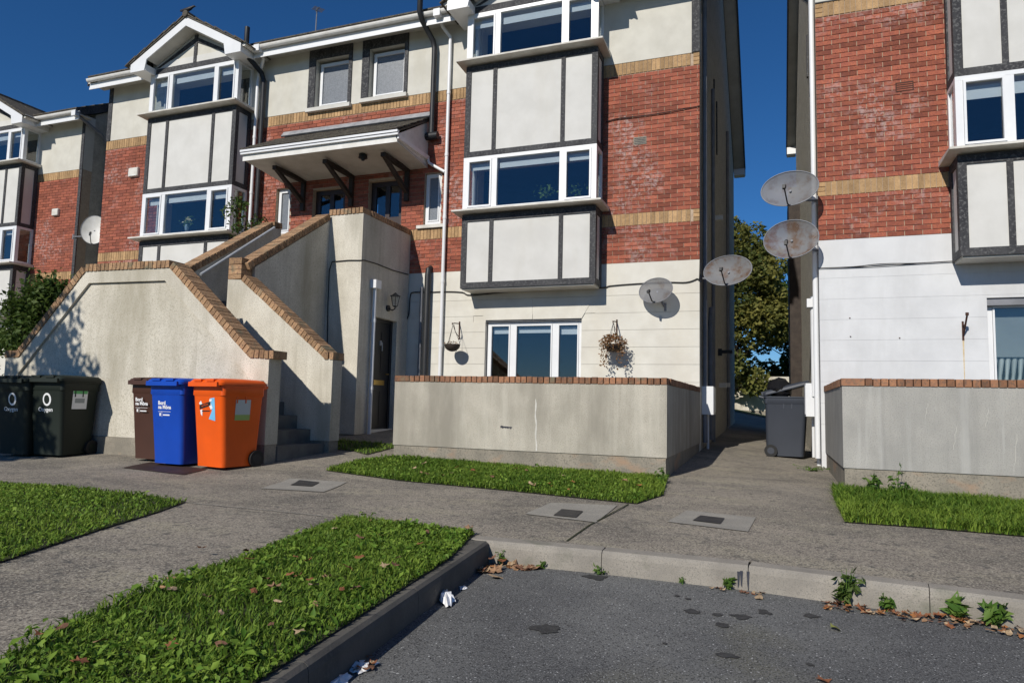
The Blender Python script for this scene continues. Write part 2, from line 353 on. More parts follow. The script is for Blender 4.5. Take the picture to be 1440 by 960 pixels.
def fA(u, v):
    x = -26+u*34; y0 = (kline(fk, 'x', x) if x > cor.x else cor.y)+.128; y = y0+(39-y0)*v**1.3
    return (x, y, gz(x, y))
grid(pv, fA, nx, ny)
yb = cor.y+.128
def fB(u, v):
    y = -8+(yb+8)*v; x1 = kline(lk, 'y', min(y, cor.y))-KW; return (-26+(x1+26)*u, y, -.88)
grid(pv, fB, 60, 40)
pvo = pv.build('pavement', 'concrete_path'); pvo['kind'] = 'structure'
import bmesh
def sheet(name, pts, dz, mat, parent=None, sub=4):
    bm = bmesh.new(); vs_ = [bm.verts.new((p[0], p[1], 0)) for p in pts]; bm.faces.new(vs_)
    bmesh.ops.triangulate(bm, faces=bm.faces[:]); bmesh.ops.subdivide_edges(bm, edges=bm.edges[:], cuts=sub, use_grid_fill=True)
    for v in bm.verts: v.co.z = gz(v.co.x, v.co.y)+dz
    bmesh.ops.recalc_face_normals(bm, faces=bm.faces[:])
    for f_ in bm.faces:
        if f_.normal.z < 0: f_.normal_flip()
    me = bpy.data.meshes.new(name); bm.to_mesh(me); bm.free(); me.materials.append(MATS[mat]); return obj(name, me, parent)
xy = lambda px, py: tuple(gp(px, py))[:2]
Lk = lambda y: kline(lk, 'y', y)-.06
LAWNS = dict(
    far_left=[(-13, 4.25), (-10, 4.42), xy(0, 680), xy(100, 687), xy(200, 697), xy(262, 706), xy(225, 720), xy(140, 746), xy(0, 792), (-3.9, 1.2), (-4.2, -1), (-13, -1)],
    centre=[(-2.15, .2), xy(0, 932), xy(100, 878), xy(230, 822), xy(360, 778), xy(485, 730), xy(580, 740), xy(668, 751), (Lk(3.6), 3.6), (Lk(3.0), 3.0), (Lk(2.2), 2.2), (Lk(1.5), 1.5), (Lk(.2), .2)],
    patio=[(-4.78, 8.2), (-4.95, 7.6), xy(458, 662), xy(560, 676), xy(720, 691), xy(895, 709), (-1.02, 6.9), (-1.17, 8.2)],
    right=[(.56, 8.2), xy(1172, 700), xy(1188, 735), xy(1300, 743), xy(1440, 755), (4.8, 6.15), (4.8, 8.2)],
    door=[(-6.6, 8.55), (-5.6, 8.5), (-5.2, 8.25), (-5.3, 9.4), (-6.6, 9.6)])
def inpoly(P, poly):
    x, y = P[:, 0], P[:, 1]; ins = np.zeros(len(P), bool); n = len(poly)
    for i in range(n):
        (x0, y0), (x1, y1) = poly[i], poly[(i+1) % n]
        c = ((y0 > y) != (y1 > y)) & (x < (x1-x0)*(y-y0)/((y1-y0) if y1 != y0 else 1e-9)+x0); ins ^= c
    return ins
def gzv(P): a = np.clip(.017-.0075*P[:, 0], -.015, .06); return -.88+a*np.clip(P[:, 1]-6, 0, 26)
def fnoise(P, s, seed):
    r = np.random.default_rng(seed); o = np.zeros(len(P))
    for i in range(6):
        k = r.normal(size=2)*s; o += np.sin(P @ k+r.uniform(0, 6.28))
    return o/6
def scatter(poly, dens, cap=3.0):
    P = np.array(poly); lo, hi = P.min(0), P.max(0); n = int(dens*np.prod(hi-lo)); Q = RNG.uniform(lo, hi, (n, 2))
    Q = Q[inpoly(Q, poly)]
    return Q
GR = []
for nm, poly in LAWNS.items():
    so = sheet('lawn', poly, .010, 'soil'); so['kind'] = 'structure'
    dens = dict(far_left=2600, centre=6500, patio=4500, right=5500, door=900)[nm]
    hgt = dict(far_left=.034, centre=.038, patio=.05, right=.082, door=.045)[nm]
    Q = scatter(poly, dens)
    keep = Q[:, 0] > -9.5; Q = Q[keep]
    n = len(Q); z = gzv(Q)+.008
    h = hgt*RNG.uniform(.45, 1.25, n)*(1+.45*fnoise(Q, 5, 3)); w = RNG.uniform(.0022, .0042, n)*(1+.12*np.clip(Q[:, 1]-2, 0, 5))
    az = RNG.uniform(0, 6.283, n); lean = RNG.uniform(.1, 1.5, n)*h; dx, dy = np.cos(az), np.sin(az); sx, sy = -dy*w, dx*w
    B = np.stack([Q[:, 0], Q[:, 1], z], 1); S = np.stack([sx, sy, 0*sx], 1); D = np.stack([dx, dy, 0*dx], 1); UZ = np.array([0, 0, 1.])
    V = np.stack([B-S, B+S, B+D*(lean*.3)[:, None]+UZ*(h*.6)[:, None]-S*.8, B+D*(lean*.3)[:, None]+UZ*(h*.6)[:, None]+S*.8, B+D*lean[:, None]+UZ*(h*.95)[:, None]], 1).reshape(-1, 3)
    b = np.arange(n)[:, None]*5; F = np.concatenate([b+[0, 1, 3], b+[0, 3, 2], b+[2, 3, 4]], 0)
    rn = np.clip(.42+.4*fnoise(Q, 2.2, 5)+RNG.normal(0, .28, n), 0, 1)
    o = npmesh('grass', V, F, 'grass', np.repeat(rn, 5), None, None, 'stuff')
    tag(o, dict(far_left='mown grass blades of the lawn beside the dark bins', centre='grass of the lawn bordered by the dark parking kerb', patio='grass strip in front of the wall with the hanging baskets above', right='long grass strip below the grey wall of the bright white building', door='sparse grass by the black front door')[nm], 'grass')
    # broad clover leaves between the blades
    cd = dict(far_left=1500, centre=3600, patio=800, right=150, door=60)[nm]
    Q = scatter(poly, cd); Q = Q[(Q[:, 0] > -9.5)]; Q = Q[fnoise(Q, 3, 9)+RNG.normal(0, .25, len(Q)) > -.12]
    n = len(Q); c = np.stack([Q[:, 0], Q[:, 1], gzv(Q)+hgt*RNG.uniform(.45, .95, n)], 1)
    cl = leaves('clover_leaves', c, .026, 'clover', None, 2.2, 'stuff', np.clip(.5+RNG.normal(0, .28, n), 0, 1), 1.25)
    tag(cl, dict(far_left='clover growing in the lawn beside the dark bins', centre='clover growing in the lawn bordered by the dark parking kerb', patio='clover in the grass strip under the concrete patio wall', right='clover in the long grass below the bright white building', door='clover by the black front door')[nm], 'clover')

for nm, dn in (('centre', 26), ('far_left', 9), ('patio', 10)):
    Q = scatter(LAWNS[nm], dn); Q = Q[Q[:, 0] > -9]; pts = []
    for q in Q:
        for k in range(9): a = RNG.uniform(0, 6.28); r = RNG.uniform(.02, .075); pts.append((q[0]+r*math.cos(a), q[1]+r*math.sin(a), gz(q[0], q[1])+.045+RNG.uniform(0, .02)))
    ro = leaves('broad_leaves', np.array(pts), .040, 'clover', None, 3, 'stuff', None, 2.0)
    tag(ro, dict(centre='broad dandelion leaves in the lawn bordered by the dark kerb', far_left='broad dandelion leaves in the lawn beside the dark bins', patio='broad leaves in the grass strip under the patio wall')[nm], 'weeds')

q_ = fk[2]; ch_ = MB()
for k in (0, 1.4, 4.6):
    x = q_.x-.055+k*.011; zt_ = -.905-random.uniform(0, .02); ch_.quad((x, kline(fk, 'x', x)-.004, ROAD+random.uniform(.0, .05)), (x+.007, kline(fk, 'x', x)-.004, ROAD+random.uniform(0, .04)), (x+.012, kline(fk, 'x', x)-.004, zt_), (x-.004, kline(fk, 'x', x)-.004, zt_))
ch_.build('tar_mark', 'paint_dark', kerb)
# utility covers set in lighter concrete
def cover(pts, cpx, label, cat='utility cover', dz=.006):
    c = gp(*cpx[0]); t = thing('utility_cover', label, cat, (c.x, c.y, gz(c.x, c.y)), 0, 'utility covers in the pavement')
    def rel(me_o): me_o.parent = t; me_o.matrix_parent_inverse = Matrix.Translation(-Vector(t.location)); return me_o
    rel(sheet('concrete_surround', [xy(*p) for p in pts], dz, 'concrete_patch', None, 2))
    rel(sheet('metal_lid', [xy(*p) for p in cpx], dz+.006, 'metal_cover', None, 1))
cover([(738, 723), (775, 707), (868, 711), (838, 735)], [(778, 726), (790, 717), (820, 720), (810, 729)], 'dark metal lid in a pale concrete square below the patio grass strip')
cover([(938, 734), (965, 718), (1063, 728), (1052, 748)], [(974, 733), (985, 726), (1019, 730), (1013, 738)], 'dark metal lid in a pale concrete square at the mouth of the alley')
cover([(366, 687), (408, 673), (488, 678), (455, 692)], [(408, 683), (421, 676), (449, 679), (438, 685)], 'dark metal lid in worn pale concrete near the orange bin')
bp = sheet('floor_plate', [xy(172, 658), xy(212, 650), xy(292, 660), xy(258, 668)], .008, 'brown_plate', None, 1)
tag(bp, 'flat dark brown plate on the pavement under the coloured bins', 'plate')
def crack(pts, w, name='pavement_joint', mat='soil'):
    mb = MB(); P = [gp(*p) for p in pts]
    for a, b in zip(P[:-1], P[1:]):
        d = (b-a).normalized(); n = Vector((-d.y, d.x, 0))*w/2; z = Vector((0, 0, .005))
        mb.quad(a-n+z, b-n+z, b+n+z, a+n+z)
    mb.build(name, mat, pvo)
crack([(884, 709), (830, 738), (797, 761)], .014)
crack([(262, 707), (380, 718), (484, 729)], .016, mat='concrete_patch')

surf('oil', (.034, .034, .034), (.055, .055, .054), 30, .7, bs=.5, bsc=90)
for px, py, r in ((952, 838, .022), (967, 842, .022), (972, 860, .05), (1008, 864, .03), (1043, 867, .065), (1016, 879, .04), (1075, 861, .045), (766, 884, .075), (1024, 922, .05), (935, 905, .015), (1142, 866, .045), (1140, 935, .02), (838, 812, .09)):
    d = ray(px, py); p = d*(ROAD/d.z); mb = MB(); n = 14
    mb.v = [(p.x+r*random.uniform(.45, 1.1)*math.cos(2*math.pi*k/n), p.y+r*random.uniform(.45, 1.1)*math.sin(2*math.pi*k/n), ROAD+.004) for k in range(n)]; mb.f = [tuple(range(n))]
    mb.build('oil_stain', 'oil', rdo)
# ------------------------------------------------------------------ building helpers
def cells(mb, x0, x1, z0, z1, holes, y0, y1):
    xs = sorted({x0, x1}|{min(max(h[i], x0), x1) for h in holes for i in (0, 1)}); zs = sorted({z0, z1}|{min(max(h[i], z0), z1) for h in holes for i in (2, 3)})
    for za, zb in zip(zs[:-1], zs[1:]):
        run = None
        for xa, xb in zip(xs[:-1], xs[1:]):
            cx, cz = (xa+xb)/2, (za+zb)/2
            solid = not any(h[0] < cx < h[1] and h[2] < cz < h[3] for h in holes)
            if solid: run = (run[0], xb) if run else (xa, xb)
            if (not solid or xb == xs[-1]) and run: mb.box(run[0], run[1], y0, y1, za, zb); run = None
_bm = {}
def brick_mesh(w, h, d, mat):
    k = (round(w, 3), round(h, 3), round(d, 3), mat)
    if k not in _bm: _bm[k] = MB().box(-w/2, w/2, 0, d, -h/2, h/2).mesh('brick', mat)
    return _bm[k]
def brick_field(bld, wall, x0, x1, z0, z1, yf, holes, single, store):
    """running bond; single: list of (xa, xb) ranges built brick by brick, the rest goes to store (MB)"""
    z = z0; r = 0
    while z+.03 < z1:
        h = min(.065, z1-z); x = x0-(.1125 if r % 2 else 0)
        while x < x1-.02:
            a, b = max(x, x0), min(x+.215, x1); x += .225
            if b-a < .03: continue
            if any(a < h_[1] and b > h_[0] and z < h_[3] and z+h > h_[2] for h_ in holes):
                h_ = [q for q in holes if a < q[1] and b > q[0] and z < q[3] and z+h > q[2]][0]
                if a < h_[0]-.03: b = h_[0]-.005
                elif b > h_[1]+.03: a = h_[1]+.005
                else: continue
            cx, cz = (a+b)/2, z+h/2; jy = random.uniform(-.0025, .0025)
            if any(s[0] <= cx <= s[1] for s in single) and store['n'] < 300:
                obj('brick', brick_mesh(b-a, h, .02, 'brick'), wall, (cx, yf+jy, cz)); store['n'] += 1
            else: store['mb'].box(a, b, yf+jy, yf+.02, z, z+h)
        z += .075; r += 1
def soldiers(wall, x0, x1, z0, z1, yf, holes, quoin=0, mat='buff_brick'):
    x = x0
    if quoin > 0:
        for i in range(3): obj('soldier_brick', brick_mesh(.10, .063, .02, mat), wall, (x1-.052, yf, z0+.034+i*.072))
        x1 -= .11
    elif quoin < 0:
        for i in range(3): obj('soldier_brick', brick_mesh(.10, .063, .02, mat), wall, (x0+.052, yf, z0+.034+i*.072))
        x += .11
    while x+.06 < x1:
        if not any(x < h[1] and x+.065 > h[0] and z0 < h[3] and z1 > h[2] for h in holes):
            obj('soldier_brick', brick_mesh(.0655, z1-z0-.008, .02, mat), wall, (x+.033, yf+random.uniform(-.002, .002), (z0+z1)/2))
        x += .075
def window(bld, x0, x1, z0, z1, y, mull=(), frame=.055, blind=.0, name='window', room=True, gl='glass', curtain=0, parts=None):
    """white frame mesh with panes and blinds as children; y = front of the frame"""
    mb = MB(); d = .06
    mb.box(x0, x1, y, y+d, z0, z0+frame); mb.box(x0, x1, y, y+d, z1-frame, z1)
    mb.box(x0, x0+frame, y+.001, y+d, z0+frame, z1-frame); mb.box(x1-frame, x1, y+.001, y+d, z0+frame, z1-frame)
    xs = [x0+frame]
    for m in mull: mb.box(m-.05, m+.05, y+.002, y+d, z0+frame, z1-frame); xs += [m-.05, m+.05]
    xs.append(x1-frame)
    for i in range(0, len(xs), 2):                # slim sash inside each light
        a, b = xs[i], xs[i+1]; s = .028
        if b-a < .8:
            mb.box(a+.004, a+s, y-.012, y+.03, z0+frame+.004, z1-frame-.004); mb.box(b-s, b-.004, y-.012, y+.03, z0+frame+.004, z1-frame-.004)
            mb.box(a+s, b-s, y-.011, y+.03, z0+frame+.004, z0+frame+s); mb.box(a+s, b-s, y-.011, y+.03, z1-frame-s, z1-frame-.004)
    w = mb.build(name, 'upvc', bld)
    for i in range(0, len(xs), 2):
        a, b = xs[i]-.004, xs[i+1]+.004
        MB().box(a, b, y+.02, y+.03, z0+frame-.004, z1-frame+.004).build('pane', gl, w)
        if blind and gl == 'glass':
            bl = blind*random.uniform(.8, 1.2); h = (z1-z0)
            MB().box(a+.03, b-.03, y+.085, y+.09, z1-frame-.04-h*bl, z1-frame-.05).build('blind', 'blind', w)
    if room:
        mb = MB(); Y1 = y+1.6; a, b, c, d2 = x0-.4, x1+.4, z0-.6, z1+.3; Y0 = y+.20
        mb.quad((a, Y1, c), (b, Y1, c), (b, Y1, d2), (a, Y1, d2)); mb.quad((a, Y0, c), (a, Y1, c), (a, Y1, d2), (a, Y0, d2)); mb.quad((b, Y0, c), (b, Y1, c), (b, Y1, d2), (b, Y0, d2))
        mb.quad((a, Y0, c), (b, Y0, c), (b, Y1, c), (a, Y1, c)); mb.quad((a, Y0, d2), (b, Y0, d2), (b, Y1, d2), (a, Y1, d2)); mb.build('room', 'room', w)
    return w
BD = .47                                         # bay depth
def bay(bld, xl, xr, yf, low=True, blind=(.13, .16)):
    yb = yf-BD; core = MB(); W = xr-xl
    segs = [(2.07, 3.44), (4.53, 6.30)] if low else [(4.53, 6.30)]
    for z0, z1 in segs: core.box(xl+.02, xr-.02, yb+.02, yf+.01, z0, z1)
    core.box(xl+.02, xr-.02, yb+.02, yf+.01, 7.33, 7.62)
    b = core.build('bay_window', 'panel_render', bld)
    m1, m2 = xl+W*.232, xl+W*.752
    for z0, z1 in segs:
        bot = .105; top = .13 if z0 < 3 else .11
        bars = [(xl, xr, z0-.002, z0+bot), (xl, xr, z1-top, z1-.003), (xl, xl+.105, z0+bot, z1-top), (xr-.105, xr, z0+bot, z1-top), (m1-.038, m1+.038, z0+bot, z1-top), (m2-.038, m2+.038, z0+bot, z1-top)]
        for (a, c, e, g) in bars: MB().box(a, c, yb, yb+.0195, e, g).build('timber_strip', 'timber_black', b)
        for s, xa, xb in ((-1, xl-.001, xl+.0195), (1, xr-.0195, xr+.001)):
            for ya, ye, e, g in ((yb+.021, yf-.002, z0-.001, z0+bot-.001), (yb+.021, yf-.002, z1-top+.001, z1-.004), (yb+.021, yb+.10, z0+bot, z1-top), (yf-.10, yf-.002, z0+bot, z1-top)):
                MB().box(xa, xb, ya, ye, e, g).build('timber_strip', 'timber_black', b)
    if low: MB().box(xl+.03, xr-.03, yb+.03, yf, 2.045, 2.067).build('bay_underside', 'soffit', b)
    for zs in (3.44, 6.30):                       # projecting sill boards
        mb = MB(); mb.prism([(yb-.20, zs+.028), (yb-.20, zs+.058), (yf, zs+.075), (yf, zs)], 'x', xl-.13, xr+.13); mb.build('sill', 'sill_white', b)
    for k, (z0, z1) in enumerate(((3.512, 4.528), (6.372, 7.328))):
        mm1, mm2 = xl+W*.245, xl+W*.755
        mb = MB(); f = .06
        mb.box(xl, xr, yb, yb+.07, z0, z0+f); mb.box(xl, xr, yb, yb+.07, z1-f, z1)
        mb.box(xl, xl+.09, yb+.001, yb+.07, z0+f, z1-f); mb.box(xr-.09, xr, yb+.001, yb+.07, z0+f, z1-f)
        for m in (mm1, mm2): mb.box(m-.05, m+.05, yb+.002, yb+.07, z0+f, z1-f)
        lights = [(xl+.09, mm1-.05), (mm1+.05, mm2-.05), (mm2+.05, xr-.09)]
        for a, c in (lights[0], lights[2]):
            s = .034
            mb.box(a+.003, a+s, yb-.014, yb+.03, z0+f+.003, z1-f-.003); mb.box(c-s, c-.003, yb-.014, yb+.03, z0+f+.003, z1-f-.003)
            mb.box(a+s, c-s, yb-.013, yb+.03, z0+f+.003, z0+f+s); mb.box(a+s, c-s, yb-.013, yb+.03, z1-f-s, z1-f-.003)
        for xa, xb in ((xl+.002, xl+.06), (xr-.06, xr-.002)):   # sides
            mb.box(xa, xb, yb+.0705, yf, z0, z0+f); mb.box(xa, xb, yb+.0705, yf, z1-f, z1); mb.box(xa, xb, yf-.06, yf, z0+f, z1-f); mb.box(xa, xb, yb+.0705, yb+.10, z0+f, z1-f)
        w = mb.build('window_frame', 'upvc', b)
        for a, c in lights:
            MB().box(a-.004, c+.004, yb+.03, yb+.04, z0+f-.004, z1-f+.004).build('pane', 'glass', b)
            h = (z1-z0)*blind[k]*random.uniform(.85, 1.15)
            MB().box(a+.02, c-.02, yb+.10, yb+.106, z1-f-.05-h, z1-f-.06).build('blind', 'blind', b)
        for x in (xl+.025, xr-.035): MB().box(x, x+.01, yb+.095, yf-.055, z0+f-.004, z1-f+.004).build('pane', 'glass', b)
        mb = MB(); Y0, Y1 = yf+.28, yf+2.2; a, c, e, g = xl-.3, xr+.3, z0-.5, z1+.12
        mb.quad((a, Y1, e), (c, Y1, e), (c, Y1, g), (a, Y1, g)); mb.quad((a, Y0, e), (a, Y1, e), (a, Y1, g), (a, Y0, g)); mb.quad((c, Y0, e), (c, Y1, e), (c, Y1, g), (c, Y0, g))
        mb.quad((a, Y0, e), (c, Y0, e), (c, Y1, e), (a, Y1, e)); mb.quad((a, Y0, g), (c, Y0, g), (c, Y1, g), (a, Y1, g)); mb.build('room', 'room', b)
    return b
def bay_gable(bld, xl, xr, yf, apex_dz=0):
    """small gable over a bay: rendered triangle, white barge boards, boxed ends, tiled roof running back"""
    yb = yf-BD; xm = (xl+xr)/2; ze, za = 7.51, 8.36+apex_dz; hw = (xr-xl)/2+.28; m = (za-ze)/hw
    t = MB(); t.prism([(xl+.02, 7.62), (xr-.02, 7.62), (xm, za-.10)], 'y', yb+.03, yf+.3)
    g = t.build('bay_gable', 'cream_render', bld)
    MB().box(xl, xr, yb+.005, yb+.03, 7.332, 7.46).build('timber_strip', 'timber_black', g)
    MB().box(xm-.045, xm+.045, yb+.008, yb+.03, 7.46, za-.25).build('timber_strip', 'timber_black', g)
    for s in (-1, 1):
        q = lambda d: [(xm+s*d[0], d[1]) for d in ((0, za-.30+.0), (hw-.42, ze-.02), (hw-.42-.10, ze-.02), (0, za-.42))]
        MB().prism(q(0), 'y', yb+.012, yb+.029).build('timber_strip', 'timber_black', g)
        bb = [(xm, za), (xm+s*(hw+.02), ze-.015), (xm+s*(hw+.02), ze-.20), (xm+s*(hw-.40), ze-.20), (xm+s*(hw-.45), ze+.05), (xm, za-.20)]
        MB().prism(bb, 'y', yb-.30, yb-.275).build('bargeboard', 'upvc', g)
        MB().box(*sorted((xm+s*(hw-.42), xm+s*(hw+.01))), yb-.274, yf+.1, ze-.195, ze-.05).build('eaves_box', 'upvc', g)
        sf = [(xm, za-.205), (xm+s*(hw-.44), ze+.045), (xm+s*(hw-.44), ze+.075), (xm, za-.175)]
        MB().prism(sf, 'y', yb-.274, yb+.025).build('soffit', 'soffit', g)
        # gutter end
        x = xm+s*(hw+.07); MB().tube([(x, yb-.26, ze-.02), (x, yf+.2, ze-.02)], .055, 8).build('gutter', 'upvc_dirty', g, smooth=True)
        # roof slab and tiles
        ye = yf+3.0
        sl = [(xm, za+.002), (xm+s*(hw+.05), ze-.01), (xm+s*(hw+.05), ze+.03), (xm, za+.04)]
        MB().prism(sl, 'y', yb-.32, ye).build('roof', 'roof_tile', g)
        tl = MB(); L = math.hypot(hw+.12, (hw+.12)*m); ang = math.atan2(m, 1); nr = 6
        for r in range(nr):
            for c in range(11):
                y0 = yb-.34+c*.30; n0 = len(tl.v)
                tl.box(0, L/nr+.05, y0+.004, y0+.296, 0, .022)
                M = Matrix.Translation((xm, 0, za+.045)) @ Matrix.Scale(s, 4, (1, 0, 0)) @ Matrix.Rotation(ang, 4, 'Y') @ Matrix.Translation((r*L/nr, 0, .018)) @ Matrix.Rotation(R_(4.5), 4, 'Y') @ Matrix.Translation((0, 0, random.uniform(0, .008)))
                tl.xf(M, n0)
        tl.build('roof_tiles', 'roof_tile', g, kind='stuff')
    rt = MB()
    for c in range(9): rt.tube([(xm, yb-.35+c*.34, za+.06), (xm, yb-.35+c*.34+.33, za+.065)], .075, 8)
    rt.build('ridge_tiles', 'roof_tile', g, kind='stuff')
    return g
def eaves(bld, x0, x1, yf, z=7.60):
    e = MB().box(x0, x1, yf-.36, yf-.335, z-.21, z-.02).build('fascia', 'upvc', bld)
    MB().box(x0, x1, yf-.334, yf+.02, z-.115, z-.09).build('soffit', 'soffit', bld)
    MB().box(x0, x1, yf-.375, yf-.361, z-.26, z-.21).build('trim', 'upvc', e)
    prof = [(-.115*math.cos(t)*.5-.42, z-.075*math.sin(t)-.03) for t in [math.pi*i/8 for i in range(9)]]
    inner = [(-.10*math.cos(t)*.5-.42, z-.065*math.sin(t)-.025) for t in [math.pi*i/8 for i in reversed(range(9))]]
    gm = MB(); gm.prism([(yf+a, b) for a, b in prof+inner], 'x', x0, x1); gm.build('gutter', 'upvc_dirty', bld)
def pipe(bld, pts, r, mat, name='downpipe', k=10):
    return MB().tube(pts, r, k).build(name, mat, bld, smooth=True)

# ------------------------------------------------------------------ main building
YF = 11.97; XL, XRt = -15.3, -1.18
main = thing('apartment_building', 'red brick and cream apartment block with two black framed bays and an upstairs entrance canopy', 'building', (0, 0, 0))
BL, BR = (-13.44, -10.88), (-5.41, -2.87)
holes = [(-5.08, -3.22, .0, 1.53), (-9.20, -8.36, 6.19, 7.26), (-7.86, -7.02, 6.22, 7.28), (-9.13, -8.32, 2.28, 4.39), (-7.76, -6.98, 2.28, 4.45), (-10.08, -9.71, 3.5, 4.5), (-6.47, -6.10, 3.44, 4.49)]
bays = [(BR[0]+.1, BR[1]-.1, 3.55, 4.5), (BR[0]+.1, BR[1]-.1, 6.4, 7.3), (BL[0]+.1, BL[1]-.1, 3.55, 4.5), (BL[0]+.1, BL[1]-.1, 6.4, 7.3)]
wm = MB(); cells(wm, XL, XRt, 2.49, 6.15, holes+bays, YF+.012, YF+.28); wall = wm.build('brick_wall', 'mortar', main)
# ground floor render: courses with V grooves
gm = MB(); zc = [-1.1, -.2, .1, .41, .71, 1.01, 1.31, 1.61, 1.92]
gw = MB(); cells(gw, XL, XRt-.001, -1.1, 2.488, holes, YF+.008, YF+.28); gwo = gw.build('ground_floor_wall', 'white_render', main)
for a, b in zip(zc[:-1]+[1.92], zc[1:]+[2.49]):
    for xa, xb in ((-6.7, -4.15), (-4.15, XRt)):
        cm = MB(); cells(cm, xa, xb, a+.0025, b-.0025, holes+[(-5.33, -2.97, 1.50, 1.62)], YF-.003, YF+.0078); cm.build('render_course', 'white_render', gwo)
for a, b in ((-5.30, -4.15), (-4.142, -3.0)):     # flat arch over the window, flared ends
    ax, bx = (a, b) if a > -5 else (a, b)
    o_ = .22 if a < -5 else 0; p_ = .22 if b > -3.5 else 0
    MB().prism([(a+.22 if a < -5 else a, 1.532), (b-.22 if b > -3.5 else b, 1.532), (b, 1.90), (a, 1.90)], 'y', YF-.010, YF+.004).build('lintel', 'white_render', gwo)
um = MB(); cells(um, XL, XRt, 6.152, 7.62, holes+bays, YF-.004, YF+.28); umo = um.build('upper_wall', 'cream_render', main)
store = {'n': 0, 'mb': MB()}
excl = holes+[(BR[0]+.02, BR[1]-.02, 2.2, 7.5), (BL[0]+.02, BL[1]-.02, 2.2, 7.5)]
for z0, z1 in ((2.495, 3.15), (3.375, 5.925)):
    brick_field(main, wall, BR[1]-.03, XRt, z0, z1, YF, [], [(BR[1]-.03, XRt)], store)
for z0, z1 in ((2.495, 3.15), (3.375, 5.925)):
    brick_field(main, wall, BL[1]-.03, BR[0]+.03, z0, z1, YF, holes, [], store)
    brick_field(main, wall, XL, BL[0]+.03, z0, z1, YF, [], [], store)
store['mb'].build('bricks', 'brick_joined', wall, kind='stuff')
for z0, z1 in ((3.155, 3.37), (5.93, 6.148)):
    soldiers(wall, BR[1]-.03, XRt, z0, z1, YF-.001, [], 1)
    soldiers(wall, -10.4 if z0 > 5 else -6.75, BR[0]+.03, z0, z1, YF-.001, holes)
    soldiers(wall, XL, BL[0]+.03, z0, z1, YF-.001, [], 0)
# corner strips, gable walls, roof
for x0, x1 in ((XRt-.13, XRt+.004), (XL-.004, XL+.12)): MB().box(x0, x1, YF-.02, YF-.0045, 6.155, 7.6).build('timber_strip', 'timber_black', main)
YB = 22.7; RZ = 7.65+5.85*.62
gab = [(YF+.281, -1.1), (YB, -1.1), (YB, 7.55), (17.35, RZ-.12), (YF+.281, 7.75)]
MB().prism(gab, 'x', XRt-.28, XRt-.002).build('gable_wall', 'roughcast', main)
MB().prism(gab, 'x', XL+.002, XL+.28).build('gable_wall', 'roughcast', main)
def roof(bld, x0, x1, yf, yb, rz, ov=.36):
    ym = (yf+yb)/2
    for s, ye, ze in ((1, yf-.36, 7.60), (-1, yb+.36, 7.60)):
        MB().prism([(ye, ze), (ym, rz), (ym, rz+.06), (ye, ze+.06)], 'x', x0-ov, x1+ov).build('roof', 'roof_tile', bld)
        for xa in (x0-ov, x1):                    # verge soffits and dark verge edge
            MB().prism([(ye, ze-.10), (ym, rz-.10), (ym, rz-.075), (ye, ze-.075)], 'x', xa+.003, xa+ov-.003).build('verge_soffit', 'soffit', bld)
        for xa in (x0-ov-.012, x1+ov-.013):
            MB().prism([(ye, ze-.16), (ym, rz-.16), (ym, rz+.075), (ye, ze+.075)], 'x', xa, xa+.025).build('bargeboard', 'timber_black', bld)
        rows = MB(); n = 22
        for i in range(n):
            t0, t1 = i/n, (i+1)/n+.01
            rows.prism([(ye+(ym-ye)*t0, ze+(rz-ze)*t0+.075), (ye+(ym-ye)*t1, ze+(rz-ze)*t1+.062), (ye+(ym-ye)*t1, ze+(rz-ze)*t1+.075), (ye+(ym-ye)*t0, ze+(rz-ze)*t0+.105)], 'x', x0-ov-.02, x1+ov+.02)
        rows.build('roof_tiles', 'roof_tile', bld, kind='stuff')
    for xa, s in ((x0-ov, -1), (x1, 1)):
        MB().box(xa+.002, xa+ov-.002, yb+.05, yb+.36, 7.40, 7.60).build('eaves_box', 'upvc', bld)
roof(main, XL, XRt, YF, YB, RZ, .33)
eaves(main, BL[1]+.30, BR[0]-.30, YF); eaves(main, XL-.25, BL[0]-.30, YF); eaves(main, BR[1]+.30, XRt+.2, YF)
for b in (BL, BR): bay(main, b[0], b[1], YF); bay_gable(main, b[0], b[1], YF)
# windows
window(main, -5.06, -3.24, -.12, 1.50, YF+.09, (-4.56, -3.74), .05, .08)
MB().box(-5.10, -3.20, YF+.02, YF+.2, 1.505, 1.528).build('window_head', 'pipe_grey', main)
for (a, b, c, d), gl in zip(holes[1:3], ('glass_obscure', 'glass_obscure')):
    window(main, a+.045, b-.005, c+.03, d-.06, YF+.10, (), .045, 0, gl=gl)
    for e in ((a-.17, a, c-.06, d+.25), (b, b+.08, c-.06, d+.25), (a, b, d, d+.25)):
        MB().box(e[0], e[1], YF-.03, YF-.0045, e[2], e[3]).build('timber_strip', 'timber_black', main)
    MB().box(a-.17, b+.1, YF-.09, YF+.1, c-.10, c-.02).build('sill', 'soffit', main)
window(main, -10.07, -9.72, 3.52, 4.49, YF+.08, (), .05, 0, gl='glass_obscure')
window(main, -6.46, -6.11, 3.47, 4.48, YF+.06, (), .05, 0, gl='glass_obscure')
MB().box(-6.60, -6.0, YF-.05, YF+.08, 3.375, 3.438).build('sill', 'sill_white', main)
